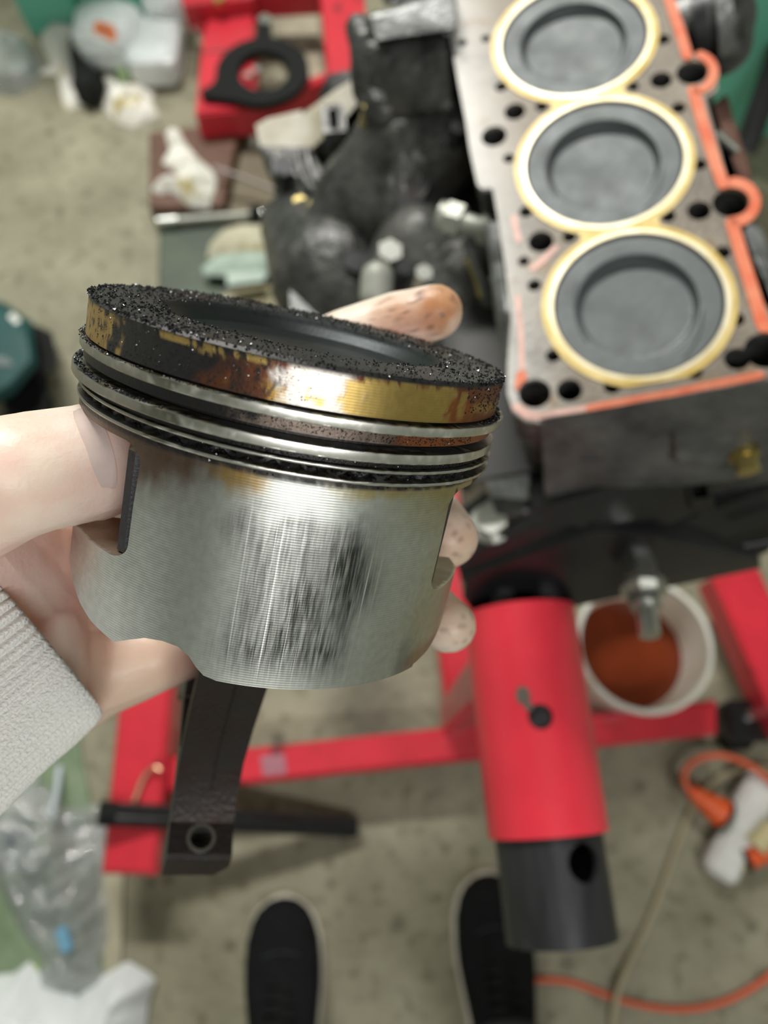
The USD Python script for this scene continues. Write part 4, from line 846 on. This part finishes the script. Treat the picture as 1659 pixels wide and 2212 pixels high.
tr = thing("floor_crane", "red steel crane base with a cross plate behind the brown board", "crane", loc=PZ(480, 150, 0))
part("beam", slab([(450, 30), (547, 20), (552, 225), (560, 232), (421, 246), (438, 70)], .115, .065, .004), RED, tr)
part("beam", slab([(553, 205), (720, 148), (720, 166), (560, 230)], .112, .05, .004), RED, tr)
part("beam", slab([(686, -60), (785, -60), (795, 140), (708, 172)], .150, .075, .004), RED, tr)
part("beam", slab([(380, -60), (560, -60), (548, -8), (394, 10)], .150, .06, .004), RED, tr)
part("beam", slab([(550, -60), (690, -60), (690, -30), (552, -22)], .150, .06, .004), RED, tr)
part("weld_seam", tube([PZ(436, 112, .1155), PZ(548, 104, .1155)], .003, 8), mat("dark_red_seam", (.30, .015, .02), .5), tr)
pn_ = PZ(474, -2, .150); part("pin", cyl(pn_ - [0, 0, .005], pn_ + [0, 0, .006], .012, n=30), BRASS, tr)
cb_ = PZ(572, 40, .135); part("bolt", cyl(cb_ - [0, 0, .05], cb_, .013, n=6), CHROME, tr); part("bolt_shank", cyl(cb_ - [0, 0, .03], cb_ + [0, -.045, -.03], .010), BLACKPAINT, tr)
cb_ = PZ(445, 50, .12); part("bolt", cyl(cb_ - [0, 0, .03], cb_ + [-.02, 0, .0], .012, n=6), CHROME, tr)
single("caster_plate", slab([(592, 20), (684, 16), (704, 170), (640, 190), (600, 110)], .02, .02, .002), mat("dirty_tan_board", (.33, .29, .22), .7, var=.35, vscale=14), "dirty tan board on the floor between the red beams", "board")
rc = [PZ(568 + 100 * math.cos(t), 162 + 72 * math.sin(t) - 6 * math.cos(t), .122)[:2] for t in np.linspace(0, 2 * math.pi, 60, endpoint=False)]
ri2 = [PZ(570 + 54 * math.cos(t), 162 + 43 * math.sin(t), .122)[:2] for t in np.linspace(0, 2 * math.pi, 50, endpoint=False)]
rpz = Polygon(rc).union(Polygon([PZ(*p, .122)[:2] for p in [(474, 160), (462, 190), (434, 206), (440, 216), (510, 224)]])).union(Polygon([PZ(*p, .122)[:2] for p in [(555, 60), (586, 60), (588, 100), (553, 100)]])).difference(Polygon(ri2))
gr = thing("ring_cover", "black ring-shaped rubber cover with a pointed tab on the red beams", "cover", loc=PZ(568, 160, .114))
part("ring", prism(rpz.buffer(.003).buffer(-.003), .1165, .132), RUBBER, gr)
for u, v in ((538, 172), (556, 160)): q = PZ(u, v, .118); single("nut", cyl(q, q + [0, 0, .012], .0085, n=6), CHROME, "small bright nut seen through the black ring" + (", nearer one" if u == 538 else ", farther one"), "nut")

single("wooden_board", slab([(322, 284), (521, 262), (500, 350), (482, 446), (322, 450)], .055, .055, .003), BROWN, "brown stained wooden board on the concrete below the red crane", "board")
single("paper_towel", pillow([(352, 276), (364, 262), (382, 268), (400, 300), (424, 330), (452, 352), (466, 378), (458, 405), (448, 440), (404, 434), (382, 414), (362, 402), (340, 408), (322, 398), (334, 380), (364, 372), (384, 372), (366, 350), (346, 340), (352, 326), (362, 312)], .0555, .055, 31, .6, 14, .022, 56), PAPER, "crumpled stained paper towel on the brown wooden board", "paper towel")
single("paper_towel", pillow([(530, 262), (545, 238), (590, 232), (612, 216), (622, 236), (610, 262), (560, 282), (540, 300)], .03, .09, 32, .5, 14, .03, 36), PAPER, "crumpled grey-white paper towel beneath the black ring", "paper towel")
single("cardboard_box", slab([(527, 300), (560, 262), (690, 250), (720, 470), (490, 464), (510, 360)], .030, .030, .003), CARD, "flat piece of brown cardboard beside the wooden board", "cardboard")
single("steel_rod", tube([PZ(462, 362, .085), PZ(530, 386, .075), PZ(640, 428, .06)], .0038, 10), mat("grey_steel_rod", (.36, .32, .32), .4, .6), "thin grey steel rod pointing out from the paper towel", "rod")
e0, e1, e2, e3 = PZ(342, 479, .055), PZ(384, 476, .055), PZ(540, 464, .055), PZ(566, 462, .055); e4 = PZ(640, 454, .055)
ex = thing("socket_extension", "chrome socket extension bar with a black collar on the dark green case", "tool", loc=e0)
part("drive_end", cyl(e0, e1, .0098, n=30), ZINC, ex); part("shaft", cyl(e1, e2, .0074, n=30), DULLZINC, ex); part("collar", cyl(e2, e3, .0150, n=36), RUBBER, ex); part("socket", cyl(e3, e4, .0095, n=30), CHROME, ex)
single("tool_case", slab([(344, 488), (700, 470), (700, 700), (338, 690)], .042, .042, .004), DARKGREEN, "dark green tool case lid partly hidden behind the piston crown", "case")
single("rag", pillow([(480, 490), (520, 478), (600, 478), (640, 480), (640, 570), (600, 560), (470, 556), (445, 552), (452, 520)], .0425, .028, 33, .5, 14, .02, 40), CREAM, "stained cream rag on the dark green case", "rag")
single("rag", pillow([(470, 548), (520, 540), (620, 540), (640, 590), (560, 590), (490, 594), (440, 590), (434, 576)], .066, .018, 34, .5, 16, .02, 36), PALEGREEN, "pale green cloth strip across the dark green case", "rag")
single("rag", pillow([(490, 588), (560, 582), (576, 592), (568, 606), (490, 616)], .085, .010, 35, .4, 18, .02, 24), mat("pale_mint_cloth", (.50, .60, .54), .8, var=.1), "narrow mint white strip in front of the green cloth", "rag")
single("rag", pillow([(470, 640), (500, 624), (560, 612), (640, 606), (640, 660), (560, 668), (480, 660)], .0425, .022, 36, .6, 18, .02, 36), mat("brown_stained_cloth", (.32, .27, .15), .8, var=.3, vscale=30, col2=(.50, .46, .33)), "brown stained rag just behind the piston crown", "rag")
single("unknown_item", cyl(PZ(592, 590, .085), PZ(628, 586, .085), .016, n=30), mat("dark_green_cap", (.015, .05, .04), .5), "small unidentified dark green item at the end of the pale green cloth", "unknown_item")  # unidentified dark green object, shaped as a plain cylinder

# dark teal power tool at the left edge
tl = thing("power_tool", "dark teal power tool with black grip at the left picture edge", "power tool", loc=PZ(20, 780, 0))
part("body", Manifold.hull_points(np.array([PZ(u, v, z) for z, l in ((.14, [(-80, 640), (5, 652), (70, 694), (80, 790), (60, 810), (30, 850), (-80, 900)]), (.0, [(-80, 645), (5, 660), (60, 700), (70, 790), (30, 860), (-80, 900)]), (.155, [(-80, 660), (0, 670), (56, 704), (64, 780), (20, 830), (-80, 880)])) for u, v in l])), TEAL, tl)
part("grip", Manifold.hull_points(np.array([PZ(u, v, z) for z in (.03, .10) for u, v in [(72, 700), (92, 724), (112, 718), (124, 770), (120, 800), (80, 806), (70, 740)]])), RUBBER, tl)
part("base_plate", Manifold.hull_points(np.array([PZ(u, v, z) for z in (.0, .06) for u, v in [(30, 810), (80, 800), (104, 812), (90, 840), (100, 920), (60, 960), (10, 960), (10, 850)]])), mat("dark_grey_plastic", (.035, .037, .037), .5, var=.3), tl)
q = PZ(48, 850, .07); part("wheel", cyl(q - [0, 0, .05], q, .034, n=48), RUBBER, tl)
for u, v in ((26, 683), (35, 692)): q = PZ(u, v, .156); part("screw", cyl(q - [0, 0, .01], q, .006, n=20), ZINC, tl)
part("label_strip", slab([(-40, 764), (10, 770), (28, 782), (24, 792), (-40, 784)], .157, .012), mat("grey_label", (.13, .16, .16), .5), tl)
single("dark_gap_bar", cyl(PX(1606, 330, 1.42), PX(1690, 100, 1.36), .022), BLACKPAINT, "dark slanted bar in place of the dark gap by the green cabinet at upper right", "pipe")  # bar stands in for a dark gap between the green surfaces

# ------------------------------------------------------------------ the person: left hand, knitted cuff, shoes
def cyp(h, ph, r): t = math.radians(ph); return C2W(pC + pA * h + r * (pn * math.cos(t) + ps * math.sin(t)))
tipT = PX(200, 998, .1480); ipT = PX(40, 1028, .1400); mcT = PX(-180, 1105, .1500); cmc = PX(-30, 1310, .188)
chains = [
    [(C2W(CP3(58, 1352, .186) + unit([-.73, .64, -.46]) * .10), .0235), (C2W(CP3(58, 1352, .186) + unit([-.73, .64, -.46]) * .012), .0228), (PX(10, 1420, .195), .0215), (cmc, .0225), (mcT, .0150), (ipT, .0110), (tipT, .0108)], [(PX(204, 1010, .1500), .0102), (PX(196, 992, .1490), .0106)],
    [(cmc, .0225), (PX(-10, 1200, .182), .0175)], [(PX(-10, 1200, .182), .0170), (mcT, .0145)], [(PX(-10, 1200, .182), .0165), (PX(150, 1190, .208), .0140)],
    [(PX(10, 1420, .195), .022), (PX(140, 1445, .212), .0180)], [(cmc, .022), (PX(150, 1290, .214), .0165)],
    [(PX(140, 1445, .212), .0180), (PX(150, 1290, .214), .0165), (PX(150, 1190, .208), .0140)],
    [(PX(150, 1190, .208), .0135), (cyp(.028, -142, .0560), .0098), (PX(640, 790, .210), .0088), (PX(745, 737, .2095), .0083), (PX(860, 694, .2075), .0077), (PX(940, 674, .205), .0070)],
    [(PX(150, 1230, .212), .0140), (cyp(.037, -150, .0550), .0098), (cyp(.040, 172, .0520), .0088), (cyp(.042, 136, .0490), .0080), (PX(966, 1161, .187), .0073)],
    [(PX(150, 1310, .214), .0140), (cyp(.052, -150, .0540), .0095), (cyp(.060, 172, .0500), .0084), (cyp(.064, 136, .0490), .0076), (PX(970, 1352, .195), .0066)],
    [(PX(140, 1445, .212), .0170), (PX(205, 1448, .212), .0130), (PX(330, 1418, .212), .0098), (PX(420, 1395, .220), .0080), (PX(520, 1370, .228), .0072)],
    [(PX(205, 1448, .212), .0130), (PX(150, 1310, .214), .0150)],
]
hand = blob(chains, .0022, 10)
hand.vertices += hand.vertex_normals * ((meshkit.fbm(hand.vertices * 160, 3, 77) - .5) * .0004)[:, None]


def hand_color(v, n):
    v = v + per.M[:3, 3]
    base = np.tile(np.array([.86, .69, .60]), (len(v), 1)); N = meshkit.fbm(v * 120, 4, 41); Nf = meshkit.fbm(v * 900, 3, 43)
    base = lerp(base, np.broadcast_to([.66, .36, .30], base.shape), smoothstep(.42, .64, N) * .28)
    def near(p, r): return np.linalg.norm(v - np.asarray(p), axis=1) / r
    palm = np.minimum(near(PX(190, 1150, .19), .020), near(PX(200, 1250, .195), .022)); base = lerp(base, np.broadcast_to([.66, .36, .28], base.shape), smoothstep(1.2, .5, palm) * .6)
    low = smoothstep(1.25, .4, near(PX(260, 1440, .205), .026)); base = lerp(base, np.broadcast_to([.66, .44, .32], base.shape), low * .6)  # browner tint paints the shade of the lower palm into the skin
    base = lerp(base, np.broadcast_to([.72, .33, .31], base.shape), smoothstep(1.1, .2, near(PX(22, 1002, .132), .0042)) * .5)
    base = lerp(base, np.broadcast_to([.74, .56, .36], base.shape), smoothstep(1.1, .6, near(PX(262, 985, .152), .0060)) * .7)
    for p, r, k in ((PX(958, 640, .199), .0080, 1.1), (PX(846, 684, .200), .0070, .7), (PX(900, 668, .198), .0080, .45), (PX(995, 1170, .181), .010, .55), (PX(1000, 1350, .189), .009, .45), (PX(930, 690, .199), .006, .8)):
        m = smoothstep(1.15, .35, near(p, r) + 1.5 * (N - .5)); base = lerp(base, np.broadcast_to([.40, .18, .07], base.shape), np.clip(m * k * .8, 0, .85))
        d = smoothstep(.60, .67, Nf) * smoothstep(1.2, .5, near(p, r)); base = lerp(base, np.broadcast_to([.05, .035, .03], base.shape), d * k * .85)
    m = smoothstep(1.1, .4, near(PX(400, 1430, .212), .010)); base = lerp(base, np.broadcast_to([.30, .19, .15], base.shape), m * .7)
    return {"tint": base}


SKIN = usdkit.material(stage, "/World/Looks/skin", {"ti": ("attribute", {"attribute": "tint"}), "tc": ("texture_coordinate", {}), "n": ("noise_texture", {"scale": 900.0, "detail": 3.0}), "b": ("bump", {"distance": 0.00012}),
    "p": ("principled_bsdf", {"roughness": 0.42, "subsurface_weight": 0.35, "subsurface_scale": 0.004, "subsurface_radius": (1, .35, .2), "specular_ior_level": 0.4})},
    [("ti.color", "p.base_color"), ("tc.object", "n.vector"), ("n.fac", "b.height"), ("b.normal", "p.normal")], "p.BSDF")
NAIL = mat("fingernail", (0.72, 0.52, 0.46), 0.28, var=.06, vscale=200, extra={"subsurface_weight": 0.2, "subsurface_scale": 0.003})
toe = PZ(610, 1940, 0)
per = thing("person", "person standing in black shoes, knitted pale cuff, left hand gripping the piston", "person", loc=(-.05, -.35, 0))
hnode = part("hand", hand, SKIN, per, smooth=True, color=hand_color, label="left hand with oil-smudged fingertips wrapped round the piston")

# thumbnail: a curved plate on the back of the thumb tip
tax = unit(tipT - ipT); toC = unit(EYE - tipT); toC = unit(toC - tax * (toC @ tax)); sde = np.cross(tax, toC); upv = V2W @ np.array([0, -1., 0])
if sde @ upv < 0: sde = -sde
cen = math.radians(20); nv, nf = [], []
NS, NA = 14, 22
for i in range(NS + 1):
    for j in range(NA + 1):
        s_ = i / NS; a_ = cen + math.radians(-50 + 100 * j / NA); e = abs(j / NA - .5) * 2
        L0 = -.0048 + .0022 * e ** 3; L1 = .0002 - .0004 * e ** 4
        t_ = L0 + (L1 - L0) * s_
        rr = .01085 + .0001 * s_ - .00035 * e ** 4 - (.0006 if s_ < .08 else 0)
        if t_ > 0: rr = math.sqrt(max(rr * rr - t_ * t_ * .55, 1e-6))
        nv.append(tipT + tax * t_ + rr * (toC * math.cos(a_) + sde * math.sin(a_)))
nv = np.array(nv); nn = len(nv); inn = nv + (tipT + np.outer((nv - tipT) @ tax, tax) - nv) * .07
for i in range(NS):
    for j in range(NA):
        a_, b_ = i * (NA + 1) + j, (i + 1) * (NA + 1) + j; nf += [[a_, b_, b_ + 1], [a_, b_ + 1, a_ + 1], [nn + a_, nn + b_ + 1, nn + b_], [nn + a_, nn + a_ + 1, nn + b_ + 1]]
rim_ = [j for j in range(NA)] ; ed = [(j, j + 1) for j in range(NA)] + [(NS * (NA + 1) + j + 1, NS * (NA + 1) + j) for j in range(NA)] + [((i + 1) * (NA + 1), i * (NA + 1)) for i in range(NS)] + [(i * (NA + 1) + NA, (i + 1) * (NA + 1) + NA) for i in range(NS)]
for a_, b_ in ed: nf += [[a_, b_, nn + b_], [a_, nn + b_, nn + a_]]
part("fingernail", trimesh.Trimesh(np.vstack([nv, inn]), np.array(nf), process=False), NAIL, hnode, smooth=40)

# knitted cuff and sleeve
arm_d = unit(np.array([-.73, .64, -.46])); e1 = unit(np.array([.64, .73, 0]) - arm_d * (np.array([.64, .73, 0]) @ arm_d)); e2 = np.cross(arm_d, e1)
sc0 = CP3(58, 1352, .186)


def sleeve_mesh(s0, s1, ra, rb, ribs, amp, taper=0.0, rows=60, cols=560, fold=0.0, inner=.0035, seed=0):
    S = np.linspace(s0, s1, rows); A_ = np.linspace(0, 2 * np.pi, cols, endpoint=False); V = []
    for side in (0, 1):
        for s_ in (S if side == 0 else S[::-1]):
            k = (s_ - s0) / max(s1 - s0, 1e-6); r = 1 + taper * k
            rib = amp * (2 * np.abs(np.cos(ribs / 2 * A_)) - 1.2) if side == 0 else 0
            fd = fold * (meshkit.fbm(np.c_[np.cos(A_) * 2.2, np.sin(A_) * 2.2, np.full(cols, s_ * 55)] + seed, 3, seed) - .5) * min(1, k * 4 + .25)
            lip = -.0012 * math.exp(-(s_ - s0) / .0012) if side == 0 else 0
            d = (0 if side == 0 else -inner) + rib + fd + lip
            V.append(sc0 + arm_d * s_ + np.outer(np.cos(A_) * (ra * r + d), e1) + np.outer(np.sin(A_) * (rb * r + d), e2))
    V = np.vstack(V); R_ = 2 * rows; i, j = np.meshgrid(np.arange(R_), np.arange(cols), indexing="ij"); k = (j + 1) % cols; i2 = (i + 1) % R_
    f = np.stack([i * cols + j, i * cols + k, i2 * cols + k, i2 * cols + j], -1).reshape(-1, 4)
    m = trimesh.Trimesh(C2W(V), np.vstack([f[:, [0, 1, 2]], f[:, [0, 2, 3]]]), process=False)
    if m.volume < 0: m.invert()
    return m


KNIT = mat("white_rib_knit", (0.83, 0.825, 0.80), 0.95, var=0.05, vscale=60, bump=0.0006, bscale=1500, extra={"sheen_weight": 0.2})
sl = part("sleeve", sleeve_mesh(.046, .30, .0315, .036, 120, .00035, .35, 90, 720, .010, seed=5), KNIT, per, smooth=60, label="pale knitted sleeve")
part("cuff", sleeve_mesh(0, .050, .0272, .0335, 80, .00085, .10, 70, 960, .0012, seed=2), KNIT, sl, smooth=60, label="ribbed white cuff")


def shoe(tp, hp, w, label):
    """trainer from toe point to heel point on the floor"""
    d = unit(hp - tp); side = np.cross([0, 0, 1], d); L = np.linalg.norm(hp - tp)
    ks = np.array([0, .015, .05, .10, .18, .28, .38, .50, .62, .74, .86, .95, 1.0]); wd_ = np.array([.10, .40, .66, .83, .96, 1.0, .99, .90, .80, .76, .76, .66, .30]) * w / 2
    ht = np.array([.028, .040, .049, .054, .058, .063, .072, .086, .098, .104, .106, .104, .095])
    def loft(hs, z0, grow):
        V = []; C_ = 28
        for k, ww, h_ in zip(ks, wd_, hs):
            for t in np.linspace(0, 2 * np.pi, C_, endpoint=False):
                c_, s_ = math.cos(t), math.sin(t)
                V.append(tp + d * (k * L - (grow if k == 0 else 0) + (grow if k == 1 else 0)) + side * (ww + grow) * np.sign(c_) * abs(c_) ** .75 + np.array([0, 0, 1.]) * (z0 + (h_ - z0) * (.5 + .5 * np.sign(s_) * abs(s_) ** .7)))
        V = np.array(V); n_ = len(ks); F = []
        for i in range(n_ - 1):
            for j in range(C_): F += [[i * C_ + j, (i + 1) * C_ + j, (i + 1) * C_ + (j + 1) % C_], [i * C_ + j, (i + 1) * C_ + (j + 1) % C_, i * C_ + (j + 1) % C_]]
        V = np.vstack([V, V[:C_].mean(0), V[-C_:].mean(0)])
        for j in range(C_): F += [[len(V) - 2, j, (j + 1) % C_], [len(V) - 1, (n_ - 1) * C_ + (j + 1) % C_, (n_ - 1) * C_ + j]]
        m = trimesh.Trimesh(V, np.array(F), process=False)
        if m.volume < 0: m.invert()
        return m
    up_ = part("shoe", loft(ht, .012, 0), SHOE, per, smooth=70, label=label)
    part("sole", loft(np.full(len(ks), .022), .0, .0042), SHOEWHITE, up_, smooth=60, label="off-white rubber sole edge")
    part("toe_seam", tube([tp + d * L * (.27 - .05 * math.sin(math.pi * q)) + side * w * .42 * (q * 2 - 1) * .95 + np.array([0, 0, .0655 - .034 * (2 * q - 1) ** 4 - .0035 * math.sin(math.pi * q)]) for q in np.linspace(.06, .94, 16)], .0012, 6), TROUSER, up_)
    tg_ = part("tongue", Manifold.hull_points(np.array([tp + d * L * k + side * x + np.array([0, 0, z]) for k, x, z in ((.34, -.014, .064), (.34, .014, .064), (.34, 0, .072), (.60, -.02, .092), (.60, .02, .092), (.60, 0, .104), (.34, 0, .05), (.60, 0, .08))])), RUBBER, up_)
    for q in range(5):
        k = .36 + .05 * q; zz = .0735 + .034 * (k - .36) / .25
        part("lace", tube([tp + d * L * (k + .012 * (1 if x > 0 else -1)) + side * x + np.array([0, 0, zz + .003 - 12 * x * x]) for x in np.linspace(-.022, .022, 9)], .0020, 8), RUBBER, up_)

t0_, t1_ = PZ(612, 1938, .02), PZ(1052, 1888, .02)
shoe(np.array([t0_[0], t0_[1], 0]), np.array([t0_[0] + .018, t0_[1] - .285, 0]), .104, "left shoe, black fabric")
shoe(np.array([t1_[0], t1_[1], 0]), np.array([t1_[0] + .016, t1_[1] - .285, 0]), .106, "right shoe, black fabric")
for q in (t0_, t1_):
    an = np.array([q[0] + .014, q[1] - .225, 0])
    part("trouser_leg", xf(lathe([(.048, .07), (.062, .075), (.070, .40), (.078, .62), (.072, .62), (.064, .40), (.054, .08)], 48), frame(an + [0, 0, 0], [1, 0, 0], [0, 1, 0], [0, 0, 1])), TROUSER, per)

GROUPS = {"plastic_bag": "plastic bags lying about the floor", "paper_towel": "crumpled paper towels", "rag": "rags on the green case", "nut": "bright nuts under the black ring", "extension_cord": "cords on the floor", "green_metal_cabinet": "green metal cabinets"}
for pr_im in stage.GetPrimAtPath("/World").GetChildren():
    base_ = pr_im.GetName().rstrip("0123456789").rstrip("_")
    if base_ in GROUPS and pr_im.GetCustomDataByKey("label"): pr_im.SetCustomDataByKey("group", GROUPS[base_])
